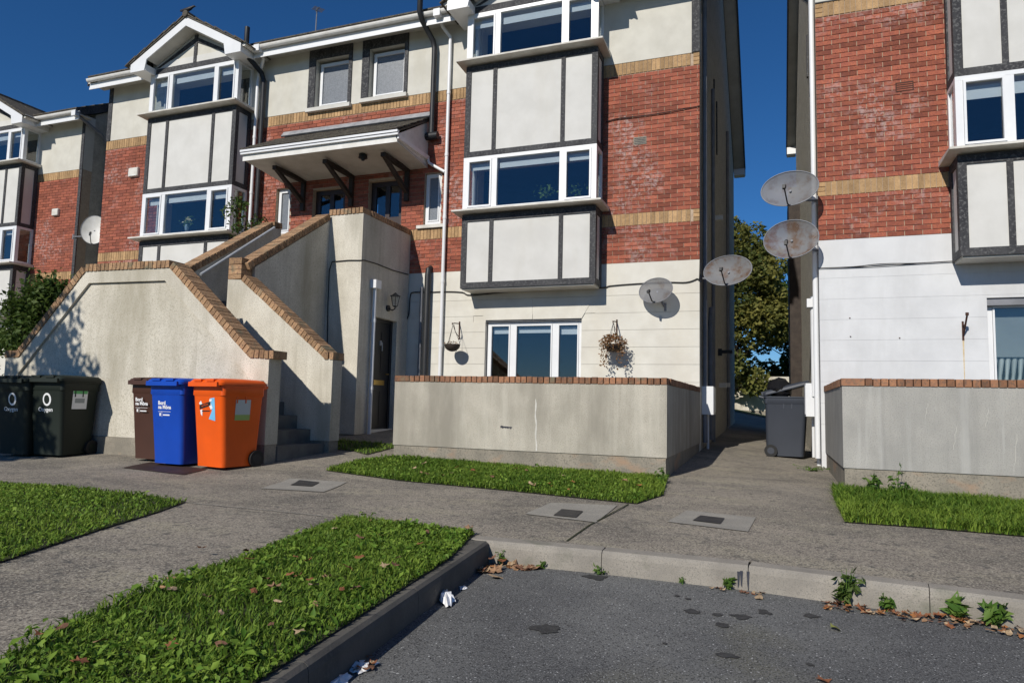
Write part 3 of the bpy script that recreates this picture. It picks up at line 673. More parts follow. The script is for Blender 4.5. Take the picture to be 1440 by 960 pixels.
for a, b, c, d in holes[3:5]:                     # upper doors with two tall glazed lights
    dm = MB(); y = YF+.12; dm.box(a, b, y, y+.05, c, d-.75); dm.box(a, b, y, y+.05, d-.10, d); dm.box(a, a+.12, y, y+.05, d-.75, d-.1); dm.box(b-.12, b, y, y+.05, d-.75, d-.1); dm.box((a+b)/2-.05, (a+b)/2+.05, y, y+.05, d-.75, d-.1)
    do = dm.build('door', 'door_brown', main)
    for xa, xb in ((a+.12, (a+b)/2-.05), ((a+b)/2+.05, b-.12)): MB().box(xa-.003, xb+.003, y+.02, y+.03, d-.752, d-.098).build('pane', 'glass', do)
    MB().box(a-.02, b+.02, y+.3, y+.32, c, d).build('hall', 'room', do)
    MB().box(b-.10, b-.08, y-.05, y, c+1.0, c+1.13).build('handle', 'brass', do)
# canopy over the doors
cn = MB(); X0, X1 = -9.90, -6.42; Y0 = 10.74
can = cn.prism([(Y0+.02, 4.70), (YF, 4.60), (YF, 4.63), (Y0+.02, 4.73)], 'x', X0, X1).build('canopy', 'soffit', main)
MB().prism([(Y0-.02, 4.86), (YF-.005, 5.55), (YF-.005, 5.60), (Y0-.02, 4.90)], 'x', X0-.05, X1+.02).build('canopy_roof', 'roof_tile', can)
MB().prism([(Y0+.05, 4.74), (YF-.006, 4.64), (YF-.006, 5.54), (Y0+.05, 4.85)], 'x', X1-.03, X1-.001).build('canopy_cheek', 'upvc_dirty', can)
MB().prism([(Y0+.05, 4.74), (YF-.006, 4.64), (YF-.006, 5.54), (Y0+.05, 4.85)], 'x', X0+.001, X0+.03).build('canopy_cheek', 'upvc_dirty', can)
tl = MB()
for r in range(5):
    for c in range(12):
        n0 = len(tl.v); tl.box(X0-.06+c*.298, X0-.06+c*.298+.292, 0, .34, 0, .022)
        tl.xf(Matrix.Translation((0, Y0-.05+r*.245, 4.905+r*.245*.561+random.uniform(0, .008))) @ Matrix.Rotation(R_(26.5), 4, 'X'), n0)
tl.build('canopy_tiles', 'roof_tile', can, kind='stuff')
MB().prism([(YF-.09, 5.60), (YF-.004, 5.66), (YF-.004, 5.74), (YF-.03, 5.74), (YF-.12, 5.62)], 'x', X0-.05, X1+.06).build('flashing', 'lead', can)
MB().box(X0-.02, X1+.02, Y0-.005, Y0+.018, 4.68, 4.86).build('fascia', 'upvc_dirty', can)
for z in (4.80, 4.845): MB().box(X0-.04, X1+.06, Y0-.075+(.02 if z < 4.82 else 0), Y0-.006, z, z+.04).build('gutter', 'upvc', can)
MB().box(X1+.0, X1+.055, Y0-.005, YF-.03, 4.74, 4.82).build('side_gutter', 'upvc', can)
pipe(can, [(X1+.03, YF-.05, 4.76), (X1+.08, YF-.08, 4.66), (-5.99, YF-.08, 4.45)], .03, 'upvc', 'gutter_pipe')
for x in (-9.1, -7.95): MB().box(x-.008, x+.008, Y0+.05, YF-.01, 4.655, 4.6605).build('joint', 'timber_black', can, rot=None) if False else None
for x in (-9.75, -9.35-.0, -8.15, -6.85):
    if x == -9.75: continue
    k = MB(); k.box(x-.045, x+.045, YF-.07, YF-.006, 3.95, 4.62); k.box(x-.045, x+.045, Y0+.25, YF-.071, 4.545, 4.625)
    k.prism([(YF-.071, 4.10), (YF-.071, 4.20), (Y0+.42, 4.544), (Y0+.30, 4.544)], 'x', x-.04, x+.04); k.build('bracket', 'bracket_wood_wing_shade', can)
cl = MB(); cl.tube([(-7.35, 11.1, 4.69), (-7.35, 11.1, 4.60)], [.07, .09], 10).tube([(-7.35, 11.1, 4.60), (-7.35, 11.1, 4.55)], [.05, .03], 10); tag(cl.build('porch_light', 'black_plastic', None, smooth=True), 'small black light under the entrance canopy', 'lamp')
# pipes
def wallpipe(x, z0, z1, r, mat, y=YF, name='downpipe'):
    mb = MB().tube([(x, y-r-.03, z0), (x, y-r-.03, z1)], r, 10)
    z = z0+.6
    while z < z1: mb.tube([(x, y-r-.03, z-.03), (x, y-r-.03, z+.03)], r*1.18, 10); mb.box(x-.012, x+.012, y-.04, y+.004, z-.012, z+.012); z += 1.25
    return mb.build(name, mat, main, smooth=True)
wallpipe(-5.97, -.8, 7.10, .036, 'upvc'); pipe(main, [(-5.97, YF-.066, 7.09), (-5.97, YF-.066, 7.2), (-6.08, YF-.22, 7.36), (-6.08, YF-.42, 7.5), (-6.08, YF-.42, 7.56)], .036, 'upvc')
MB().box(-6.15, -6.01, YF-.49, YF-.36, 7.44, 7.58).build('gutter_outlet', 'upvc', main)
wallpipe(-10.70, 2.6, 6.95, .036, 'upvc'); pipe(main, [(-10.70, YF-.066, 6.94), (-10.68, YF-.066, 7.1), (-10.42, YF-.25, 7.36), (-10.42, YF-.42, 7.5)], .036, 'upvc')
MB().box(-10.49, -10.35, YF-.49, YF-.36, 7.44, 7.58).build('gutter_outlet', 'upvc', main)
pipe(main, [(-6.30, YF-.10, 5.26), (-6.30, YF-.10, 7.0), (-6.33, YF-.12, 7.16), (-6.42, YF-.42, 7.42), (-6.43, YF-.52, 7.55), (-6.43, YF-.52, 8.35)], .055, 'black_plastic', 'soil_pipe')
pipe(main, [(-6.42, YF-.10, 5.20), (-6.16, YF-.10, 5.20)], .075, 'black_plastic', 'soil_pipe')
pipe(main, [(-10.50, YF-.10, 2.6), (-10.50, YF-.10, 6.95), (-10.55, YF-.14, 7.12), (-10.66, YF-.42, 7.34), (-10.68, YF-.5, 7.46), (-10.68, YF-.5, 8.0)], .055, 'black_plastic', 'soil_pipe')
pipe(main, [(-6.28, YF-.09, -.9), (-6.28, YF-.09, 2.42), (-6.28, YF-.07, 2.53), (-6.28, YF+.03, 2.58)], .062, 'black_plastic', 'soil_pipe', 12)
wallpipe(-6.42, -.8, 2.2, .03, 'pipe_grey')
# gable side pipes and fittings
gx = XRt
pipe(main, [(gx+.05, YF+.42, -.6), (gx+.05, YF+.42, 8.0)], .04, 'pipe_grey'); pipe(main, [(gx+.04, 13.6, -.6), (gx+.04, 13.6, 1.6), (gx+.04, 13.8, 1.9)], .05, 'pipe_grey')
pipe(main, [(gx+.04, 14.3, -.7), (gx+.04, 14.3, 6.5)], .035, 'pipe_grey'); pipe(main, [(gx+.03, 19, -.5), (gx+.03, 19, 7.4)], .045, 'pipe_grey')
for yy, zz in ((15.2, 4.0), (16.2, .45), (17.5, .5)): MB().box(gx, gx+.16, yy, yy+.12, zz, zz+.10).build('flue_vent', 'upvc_dirty', main)
fl = MB(); fl.box(gx, gx+.08, 16.0, 16.12, 1.15, 1.3); fl.box(gx+.08, gx+.30, 15.98, 16.14, 1.2, 1.27); tag(fl.build('floodlight', 'black_plastic', None), 'small black floodlight on the shaded gable beside the alley', 'lamp')
for yy, z0, z1 in ((14.9, 4.9, 7.0), (15.6, 5.6, 6.8)): MB().box(gx, gx+.025, yy, yy+.09, z0, z1).build('wall_slot', 'timber_black', main)
# cables
def cab(pts, Y, parent, r=.011, off=.02, name='cable'):
    P = [onY(px, py, Y-off) for px, py in pts]; Q = []
    for i in range(len(P)-1):
        for k in range(4):
            t = k/4; p0, p1, p2, p3 = P[max(i-1, 0)], P[i], P[i+1], P[min(i+2, len(P)-1)]
            Q.append(.5*((2*p1)+(-p0+p2)*t+(2*p0-5*p1+4*p2-p3)*t*t+(-p0+3*p1-3*p2+p3)*t**3))
    Q.append(P[-1]); return MB().tube(Q, r, 6).build(name, 'cable', parent, smooth=True)
cab([(572, 449), (575, 440), (577, 416), (582, 411), (600, 411), (626, 410), (650, 411), (664, 415), (730, 409), (840, 405), (858, 402), (895, 399), (940, 397), (965, 397), (980, 392), (984, 386), (985, 300), (986, 150), (987, 20)], YF, main)
cab([(852, 172), (868, 167), (920, 161), (984, 149)], YF, main, .008)
# air brick
av = MB(); av.box(-2.235, -2.01, YF-.004, YF-.0005, 4.845, 4.985)
a_ = onY(900, 198, YF)
vo = MB().box(a_.x-.115, a_.x+.115, YF-.006, YF+.01, a_.z-.07, a_.z+.07).build('air_vent', 'plinth', main)
for i in range(4): MB().box(a_.x-.1, a_.x+.1, YF-.0075, YF-.0058, a_.z-.055+i*.03, a_.z-.04+i*.03).build('slot', 'timber_black', vo)

# ------------------------------------------------------------------ right building
YR = 11.04; RX = .62; RE = 9.0
right = thing('apartment_building', 'bright white and red brick apartment block with a black framed bay beside the alley', 'building', (0, 0, 0))
RB = (2.31, 4.85)
rh = [(2.70, 4.5, -.1, 1.57)]; rbays = [(RB[0]+.1, RB[1]-.1, 3.55, 4.5), (RB[0]+.1, RB[1]-.1, 6.4, 7.3)]
wm = MB(); cells(wm, RX, RE, 2.49, 6.15, rbays, YR+.012, YR+.28); rwall = wm.build('brick_wall', 'mortar', right)
gw = MB(); cells(gw, RX-.002, RE, -1.2, 2.488, rh, YR+.006, YR+.28); rgo = gw.build('ground_floor_wall', 'bright_render', right)
for a, b in zip(zc[:-1]+[1.92], zc[1:]+[2.488]):
    for xa, xb in ((RX-.004, 3.6), (3.6, RE)):
        cm = MB(); cells(cm, xa, xb, a+.0012, b-.0012, rh, YR+.001, YR+.0058); cm.build('render_course', 'bright_render', rgo)
um = MB(); cells(um, RX, RE, 6.152, 7.62, rbays, YR-.004, YR+.28); um.build('upper_wall', 'cream_render', right)
st = {'n': 0, 'mb': MB()}
for z0, z1 in ((3.375, 5.925), (2.495, 3.15)):
    brick_field(right, rwall, RX, RB[0]+.03, z0, z1, YR, [], [(RX, RB[0]+.03)], st)
    brick_field(right, rwall, RB[1]-.03, RE, z0, z1, YR, [], [], st)
st['mb'].build('bricks', 'brick_joined', rwall, kind='stuff')
for z0, z1 in ((3.155, 3.37), (5.93, 6.148)): soldiers(rwall, RX, RB[0]+.03, z0, z1, YR-.001, [], -1)
MB().box(RX, RB[0], YR-.012, YR+.01, 6.149, 6.165).build('drip_strip', 'timber_black', right)
gab = [(YR+.281, -1.2), (21.2, -1.2), (21.2, 7.55), (16.1, 7.65+5.25*.62-.12), (YR+.281, 7.75)]
MB().prism(gab, 'x', RX+.002, RX+.28).build('gable_wall', 'roughcast', right)
roof(right, RX, RE, YR, 21.2, 7.65+5.25*.62, .24)
eaves(right, RX-.2, RB[0]-.3, YR); eaves(right, RB[1]+.3, RE, YR)
bay(right, RB[0], RB[1], YR, True, (.20, .2)); bay_gable(right, RB[0], RB[1], YR)
rw = window(right, 2.73, 4.47, -.12, 1.53, YR+.12, (3.55,), .055, 0)
MB().box(2.705, 4.49, YR+.03, YR+.2, 1.47, 1.566).build('window_head', 'pipe_grey', right)
MB().box(2.80, 3.48, YR+.24, YR+.25, .78, 1.45).build('roller_blind', 'print_grey', rw)
cu = MB()                                         # gathered curtain
for i in range(7):
    x = 2.80+i*.055; cu.tube([(x+.0, YR+.30, -.2), (x+.01+i*.012, YR+.30, .25), (x+.02+i*.022, YR+.30, .52)], [.03, .034, .02], 6); cu.tube([(x+.02+i*.022, YR+.30, .52), (x+.05+i*.02, YR+.3, .80)], [.02, .035], 6)
cu.build('curtain', 'curtain', rw, smooth=True)
MB().tube([(RX-.05, YR+.12, -.7), (RX-.05, YR+.12, 8.0)], .038, 10).build('downpipe', 'upvc', right, smooth=True)
hp = MB(); hp.tube([(RX-.06, YR+.42, .2), (RX-.06, YR+.42, 1.72)], .05, 10); hp.box(RX-.16, RX-.001, YR+.34, YR+.52, 1.55, 1.68); hp.tube([(RX-.04, YR+.42, 1.72), (RX-.04, YR+.42, 2.2)], .03, 8); hp.build('drain_pipe', 'upvc', right)
MB().tube([(RX-.03, YR+.25, -.9), (RX-.03, YR+.25, -.1)], .028, 8).build('drain_pipe', 'upvc', right, smooth=True)
MB().box(.36, RX+.001, 18.6, 21.0, -1, 5.6).build('rear_wing_shade_brown', 'bracket_wood_wing_shade', right)  # rear wing of the block; its shade is put into the dark brown colour
for yy, z0, z1 in ((12.6, 5.4, 7.2), (13.4, 6.1, 6.9)): MB().box(RX-.025, RX+.003, yy, yy+.09, z0, z1).build('wall_slot', 'timber_black', right)
P = onY(1272, 122, YR); vo = MB().box(P.x-.115, P.x+.115, YR-.006, YR+.01, P.z-.07, P.z+.07).build('air_vent', 'rust', right)
for i in range(4): MB().box(P.x-.1, P.x+.1, YR-.0085, YR-.0058, P.z-.055+i*.03, P.z-.042+i*.03).build('slot', 'brick', vo)
cab([(1150, 377), (1200, 375), (1240, 371), (1290, 370), (1345, 367), (1440, 364)], YR, right, .006)
cab([(1150, 377), (1190, 376), (1235, 374), (1280, 371), (1345, 367)], YR, right, .005)
cb = MB(); P = onY(1187, 412, YR)
for px, py in ((1195, 447), (1196, 473), (1265, 475)):
    q = onY(px, py, YR); MB().box(q.x-.008, q.x+.008, YR-.012, YR, q.z-.006, q.z+.006).build('wall_plug', 'rust', rgo)
# meter boxes
def meter(label, x, y0, y1, z0, z1, s):
    t = thing('meter_box', label, 'meter box', (x, (y0+y1)/2, z0)); 
    m = MB().box(0 if s > 0 else -.19, .19 if s > 0 else 0, -(y1-y0)/2, (y1-y0)/2, 0, z1-z0).build('cabinet', 'upvc', t)
    MB().box(.191 if s > 0 else -.197, .197 if s > 0 else -.191, -(y1-y0)/2+.03, (y1-y0)/2-.03, .03, z1-z0-.03).build('cabinet_door', 'upvc', t)
    MB().tube([(.08*s, 0, .01), (.08*s, 0, -.62)], .022, 8).build('conduit', 'upvc', t, smooth=True)
meter('white meter cabinet on the gable corner beside the weathered patio wall', XRt, 12.35, 12.8, -.12, .36, 1)
meter('white meter cabinet on the bright building behind the grey bin', RX, 11.45, 11.95, -.10, .40, -1)

# ------------------------------------------------------------------ far-left building
YC = 13.2; CX = -17.72
left = thing('apartment_building', 'smaller looking brick and cream block behind the ivy at the end of the row', 'building', (0, 0, 0))
CB = (-22.0, -19.46); CE = -24.0
cbays = [(CB[0]+.1, CB[1]-.1, 3.55, 4.5), (CB[0]+.1, CB[1]-.1, 6.4, 7.3)]
wm = MB(); cells(wm, CE, CX, 2.40, 6.11, cbays, YC+.012, YC+.28); lwall = wm.build('brick_wall', 'mortar', left)
MB().box(CE, CX-.001, YC-.003, YC+.28, -1.1, 2.398).build('ground_floor_wall', 'white_render', left)
um = MB(); cells(um, CE, CX, 6.112, 7.62, cbays, YC-.004, YC+.28); um.build('upper_wall', 'cream_render', left)
st = {'n': 0, 'mb': MB()}
for z0, z1 in ((2.405, 3.06), (3.28, 5.885)): brick_field(left, lwall, CB[1]-.03, CX, z0, z1, YC, [], [], st)
st['mb'].build('bricks', 'brick_joined', lwall, kind='stuff')
for z0, z1 in ((3.06, 3.275), (5.89, 6.108)): soldiers(lwall, CB[1]-.03, CX, z0, z1, YC-.001, [], 0)
gab = [(YC+.281, -1.1), (YC+10.5, -1.1), (YC+10.5, 7.55), (YC+5.3, 10.9), (YC+.281, 7.75)]
MB().prism(gab, 'x', CX-.28, CX-.002).build('gable_wall', 'roughcast', left)
roof(left, CE, CX, YC, YC+10.6, 7.65+5.6*.55, .05)
eaves(left, CB[1]+.3, CX+.2, YC); bay(left, CB[0], CB[1], YC, True, (.1, .12)); bay_gable(left, CB[0], CB[1], YC)
MB().box(CX-.10, CX+.004, YC-.02, YC-.0045, 6.115, 7.6).build('timber_strip', 'timber_black', left)
pipe(left, [(CX+.1, YC-.38, 7.5), (CX+.12, YC+.4, 7.2), (CX+.06, YC+.7, 6.9), (CX+.06, YC+.7, 0)], .045, 'pipe_grey')
MB().box(CX+.05, CX+.2, YC-.48, YC-.34, 7.42, 7.56).build('gutter_outlet', 'upvc', left)
MB().box(CX-.10, CX+.003, YC-.012, YC-.0005, 2.4, 6.11).build('corner_strip', 'timber_black', left)

# ------------------------------------------------------------------ entrance staircase
stair = thing('entrance_staircase', 'rendered outside stairs with sloping brick copings climbing to the upper doors', 'staircase', (0, 0, 0))
TF, TB, MF, MB_ = 7.0, 7.23, 8.2, 8.43
_cb = {}
def coping_run(parent, a, b, depth, mat='coping_brick', h=.10, w=.063, step=.075, nrm=None, across=None, name='coping_brick', lift=0):
    """bricks on edge along a->b (bottom line of the coping, front/centre), laid square to the run"""
    a, b = Vector(a), Vector(b); d = b-a; L = d.length; d.normalize(); across = Vector(across).normalized(); up = across.cross(d)
    if up.z < 0: up = -up
    n = max(1, int(round(L/step))); st_ = L/n; k = (round(depth, 3), h, mat, w)
    if k not in _cb: _cb[k] = MB().box(-w/2, w/2, -depth/2, depth/2, 0, h).mesh('coping_brick', mat)
    bx = d; by = up.cross(d); M = Matrix((bx, by, up)).transposed().to_4x4()
    for i in range(n):
        p = a+d*(st_*(i+.5))+up*(lift+random.uniform(-.003, .003)); o = obj(name, _cb[k], parent)
        o.matrix_local = Matrix.Translation(p) @ M @ Matrix.Rotation(random.uniform(-.015, .015), 4, 'Z')
# front wall (trapezoid). wall top line = coping bottom
H = .105
def zt(p): return p
Tpts = [(-10.69, .50), (-10.40, .50), (-9.16, 1.72), (-7.59, 1.70), (-6.17, .49), (-5.87, .475)]
poly = [(-10.69, -.585)]+Tpts+[(-5.87, -.585)]
fw = MB().prism(poly, 'y', TF+.038, TB).build('front_wall', 'stair_render', stair)
ins = .17                                         # raised band round the sunken panel
bands = [[(-10.69, -.585), (-10.69, .50), (-10.40, .50), (-10.40, -.585)], [(-10.40, .50), (-9.16, 1.72), (-9.09, 1.55), (-10.40, .26)], [(-9.16, 1.72), (-7.59, 1.70), (-7.67, 1.53), (-9.09, 1.55)], [(-7.59, 1.70), (-6.17, .49), (-6.17, .25), (-7.67, 1.53)], [(-6.17, -.585), (-6.17, .49), (-5.87, .475), (-5.87, -.585)]]
for bnd in bands: MB().prism(bnd, 'y', TF, TF+.0375).build('wall_band', 'stair_render', fw)
MB().prism([(-10.68, -1.1), (-10.68, -.587), (-5.88, -.587), (-5.88, -1.1)], 'y', TF+.015, TB-.004).build('plinth', 'plinth', stair)
yc = (TF+TB)/2
for p, q in zip(Tpts[:-1], Tpts[1:]): coping_run(stair, (p[0], yc, p[1]), (q[0], yc, q[1]), .265, across=(0, 1, 0))
coping_run(stair, (-5.87, yc, .475), (-5.79, yc, .475), .265, across=(0, 1, 0))
# middle wall
Mp = [(-7.72, 1.755), (-7.47, 1.755), (-5.92, .565), (-5.78, .54)]
poly = [(-7.72, -.585), (-7.72, 1.755), (-7.47, 1.74), (-5.92, .565), (-5.78, .54), (-5.78, -.585)]
MB().prism(poly, 'y', MF, MB_).build('middle_wall', 'stair_render', stair)
MB().prism([(-7.71, -1.1), (-7.71, -.587), (-5.79, -.587), (-5.79, -1.1)], 'y', MF+.012, MB_-.008).build('plinth', 'plinth', stair)
yc = (MF+MB_)/2
for k in range(4): MB().box(-7.715, -7.475, MF-.005, MB_-.0, 1.757+k*.075+(0 if k < 3 else .004), 1.757+k*.075+.069+(.03 if k == 3 else 0)).build('pier_brick', 'coping_brick', stair)
coping_run(stair, (-7.46, yc, 1.735), (-5.92, yc, .567), .265, across=(0, 1, 0))
coping_run(stair, (-5.93, yc, .548), (-5.755, yc, .545), .265, across=(0, 1, 0))
# lower flight, half landing, upper flight, upper landing
stp = MB(); n = 9; z0 = -.80; rise = (.86-z0)/n
for i in range(n): MB().box(-7.95, -5.86-i*.235, TB+.003, MF-.003, z0+i*rise+.001, z0+(i+1)*rise).build('step', 'concrete_step', stair)
MB().box(-8.95, -7.96, TB+.003, 8.25, -1.0, .86).build('half_landing', 'concrete_step', stair)
n = 8; r2 = (2.28-.86)/n
for i in range(n): MB().box(-8.60, -7.72, 8.26+i*.25, 10.30, .86+i*r2+.001, .86+(i+1)*r2).build('step', 'concrete_step', stair)
# upper flight guards run towards the house
XG0, XG1 = -7.66, -7.43
gp_ = [(8.44, -1.0), (8.44, 1.98), (10.268, 3.17), (10.268, -1.0)]
MB().prism(gp_, 'x', XG0, XG1-.004).build('guard_wall', 'stair_render', stair)
coping_run(stair, ((XG0+XG1)/2, 8.30, 1.905), ((XG0+XG1)/2, 10.27, 3.185), .275, across=(1, 0, 0), lift=.01)
XH0, XH1 = -8.85, -8.62
gp_ = [(7.75, -1.0), (7.75, 1.52), (10.2, 3.10), (10.42, 3.13), (10.42, -1.0)]
MB().prism(gp_, 'x', XH0, XH1).build('guard_wall', 'stair_render', stair)
coping_run(stair, ((XH0+XH1)/2, 7.70, 1.50), ((XH0+XH1)/2, 10.2, 3.11), .275, across=(1, 0, 0))
coping_run(stair, ((XH0+XH1)/2, 10.2, 3.12), ((XH0+XH1)/2, 10.43, 3.14), .275, across=(1, 0, 0))
rl = MB(); A, B = onX(282, 386, XH1+.08), onX(386, 320, XH1+.08); rl.tube([A, B], .022, 8)
for t in (.05, .5, .95): p = A.lerp(B, t); rl.tube([p, p+Vector((-.09, 0, -.03))], .012, 6)
rl.build('handrail', 'steel', stair, smooth=True)
# landing block with the ground-floor door in its side
LX = -6.74; LF = 10.27
dh = (10.78, 11.56, -.58, 1.49)
lb = MB(); lb.box(XG1-.003, LX, LF, LF+.23, -.60, 3.26)
def boxYZ(mb, ys, zs, hole, x0, x1):
    yy = sorted({ys[0], ys[1], hole[0], hole[1]}); zz = sorted({zs[0], zs[1], hole[2], hole[3]})
    for ya, ye in zip(yy[:-1], yy[1:]):
        for za, ze in zip(zz[:-1], zz[1:]):
            cy_, cz_ = (ya+ye)/2, (za+ze)/2
            if not (hole[0] < cy_ < hole[1] and hole[2] < cz_ < hole[3]): mb.box(x0, x1, ya, ye, za, ze)
boxYZ(lb, (LF+.231, YF-.002), (-.60, 3.26), dh, LX-.23, LX)
lb.box(-9.4, LX-.232, LF+.232, YF-.002, 2.05, 2.28)
lbo = lb.build('landing_wall', 'stair_render', stair)
MB().box(XG1-.02, LX-.012, LF+.012, LF+.22, -1.0, -.602).build('plinth', 'plinth', stair)
MB().box(LX-.2, LX-.012, LF+.23, 10.70, -1.0, -.602).build('plinth', 'plinth', stair); MB().box(LX-.2, LX-.012, 11.6, YF-.01, -1.0, -.602).build('plinth', 'plinth', stair)
coping_run(stair, (XG1-.02, LF+.115, 3.262), (LX, LF+.115, 3.262), .265, across=(0, 1, 0))
coping_run(stair, (LX-.115, LF+.25, 3.262), (LX-.115, YF-.02, 3.262), .265, across=(1, 0, 0))
dr = MB(); x = LX-.11; dr.box(x-.05, x, dh[0]+.07, dh[1]-.07, dh[2]+.05, dh[3]-.06); dro = dr.build('front_door', 'door_black', stair)
fr = MB(); fr.box(x-.06, x+.02, dh[0], dh[0]+.068, dh[2], dh[3]); fr.box(x-.06, x+.02, dh[1]-.068, dh[1], dh[2], dh[3]); fr.box(x-.06, x+.02, dh[0]+.07, dh[1]-.07, dh[3]-.06, dh[3]); fr.build('door_frame', 'door_black', dro)
MB().box(x-.06, x+.10, dh[0]+.02, dh[1]-.02, dh[2]-.02, dh[2]+.045).build('threshold', 'upvc_dirty', dro)
MB().box(x+.001, x+.014, 10.98, 11.34, .27, .36).build('letter_plate', 'brass', dro)
MB().tube([(x, 11.42, .48), (x+.05, 11.42, .48), (x+.05, 11.33, .48)], .012, 8).build('handle', 'brass', dro, smooth=True)
kn = MB(); kn.box(x+.001, x+.02, 11.14, 11.19, 1.0, 1.09); kn.tube([(x+.02, 11.165, 1.07), (x+.05, 11.165, 1.05), (x+.05, 11.165, .9)], .009, 6); kn.build('knocker', 'steel', dro)
for z0, z1 in ((-.45, .15), (.5, 1.25)):
    for y0, y1 in ((10.92, 11.13), (11.2, 11.42)):
        if not (z0 > 0 and y0 < 11 and False): MB().box(x+.0005, x+.008, y0, y1, z0, z1).build('door_panel', 'door_black', dro)
dp = MB(); dp.tube([(LX+.05, 10.66, -.62), (LX+.05, 10.66, 1.98)], .035, 10); dp.box(LX+.001, LX+.12, 10.58, 10.76, 1.98, 2.13)
for z in (.2, 1.4): dp.tube([(LX+.05, 10.66, z-.03), (LX+.05, 10.66, z+.03)], .042, 10)
dp.build('downpipe', 'upvc', stair)
ca = [onY(459, 560, LF-.015), onY(461, 430, LF-.015), onY(463, 380, LF-.015), onY(467, 368, LF-.015), onY(490, 366, LF-.015), onY(509, 366, LF-.015)]+[onX(px, py, LX+.015) for px, py in ((513, 366), (530, 371), (552, 380), (574, 386))]
MB().tube(ca, .009, 6).build('cable', 'cable', stair, smooth=True)

# ------------------------------------------------------------------ patio walls
def patio(label, x0, x1, yw, rend, cop, left_return, yfront=8.2, zt=.25, zp=-.59):
    t = thing('patio_wall', label, 'wall', (0, 0, 0)); T = .23
    MB().box(x0, x1, yfront, yfront+T, zp, zt).build('wall_face', rend, t)
    MB().box(x0+.012, x1-.012, yfront+.012, yfront+T-.01, -1.1, zp-.002).build('plinth', 'plinth', t)
    sides = []
    if left_return != 'right': sides.append((x0, x0+T))
    if left_return != 'left': sides.append((x1-T, x1))
    for a, b in sides:
        MB().box(a, b, yfront+T+.001, yw, zp, zt).build('wall_face', rend, t); MB().box(a+.012, b-.012, yfront+T, yw, -1.1, zp-.002).build('plinth', 'plinth', t)
        coping_run(t, ((a+b)/2, yfront+T+.02, zt+.002), ((a+b)/2, yw-.01, zt+.002), .25, cop, .078, across=(1, 0, 0))
    coping_run(t, (x0-.0 if left_return == 'right' else x0+.22, yfront+T/2, zt+.002), (x1-(.0 if left_return == 'left' else .0), yfront+T/2, zt+.002), .25, cop, .078, across=(0, 1, 0))
    if left_return == 'left': MB().box(x0-.005, x0+.215, yfront-.012, yfront+.1, zt+.003, zt+.08).build('corner_brick', cop, t); MB().box(x0-.005, x0+.215, yfront+.106, yfront+.24, zt+.003, zt+.078).build('corner_brick', cop, t)
    else: MB().box(x0+.0, x0+.215, yfront-.01, yfront+.24, zt+.003, zt+.079).build('corner_brick', cop, t)
    return t
pm = patio('weathered beige patio wall with brick coping below the hanging baskets', -4.775, XRt+.005, YF, 'patio_render', 'coping_red', 'both')
pr = patio('grey rendered patio wall with brick coping before the bright white building', .665, 7.0, YR, 'grey_render', 'coping_red', 'left', 8.2, .262, -.60)
# marks on the walls
P = onY(709, 600, 8.2-.003); mk = MB()
for i in range(14):
    a = P.x-.05+i*.011; mk.quad((a, 8.197, P.z-.015+random.uniform(-.012, .012)), (a+.012, 8.197, P.z-.012+random.uniform(-.01, .01)), (a+.012, 8.197, P.z+.014*max(.2, 1-i/14)+random.uniform(-.005, .005)), (a, 8.197, P.z+.014*max(.2, 1-i/14)))
mk.build('paint_mark', 'paint_dark', pm)
dm = MB(); P0 = onY(753, 561, 8.197); P1 = onY(754, 634, 8.197); pr_ = None
for i in range(12):
    t = i/12; t2 = (i+1)/12; xa = P0.x+(P1.x-P0.x)*t+math.sin(i*1.3)*.006; xb = P0.x+(P1.x-P0.x)*t2+math.sin((i+1)*1.3)*.006; w1 = .004+.006*abs(math.sin(i)); w2 = .004+.006*abs(math.sin(i+1))
    za, zb = P0.z+(P1.z-P0.z)*t, P0.z+(P1.z-P0.z)*t2; dm.quad((xa-w1, 8.197, za), (xb-w2, 8.197, zb), (xb+w2, 8.197, zb), (xa+w1, 8.197, za))
dm.build('paint_drip', 'paint_white', pm)
for px, py0, py1 in ((1305, 567, 588), (1345, 600, 632), (1390, 575, 600), (1430, 610, 665)):
    sm = MB(); A, B = onY(px, py0, 8.197), onY(px-4, py1, 8.197)
    for i in range(6):
        p, q = A.lerp(B, i/6), A.lerp(B, (i+1)/6); ox, oq = math.sin(i*2.1)*.006, math.sin((i+1)*2.1)*.006
        sm.quad((p.x-.0012+ox, 8.197, p.z), (q.x-.0012+oq, 8.197, q.z), (q.x+.0012+oq, 8.197, q.z), (p.x+.0012+ox, 8.197, p.z))
    sm.build('scratch', 'paint_white', pr)

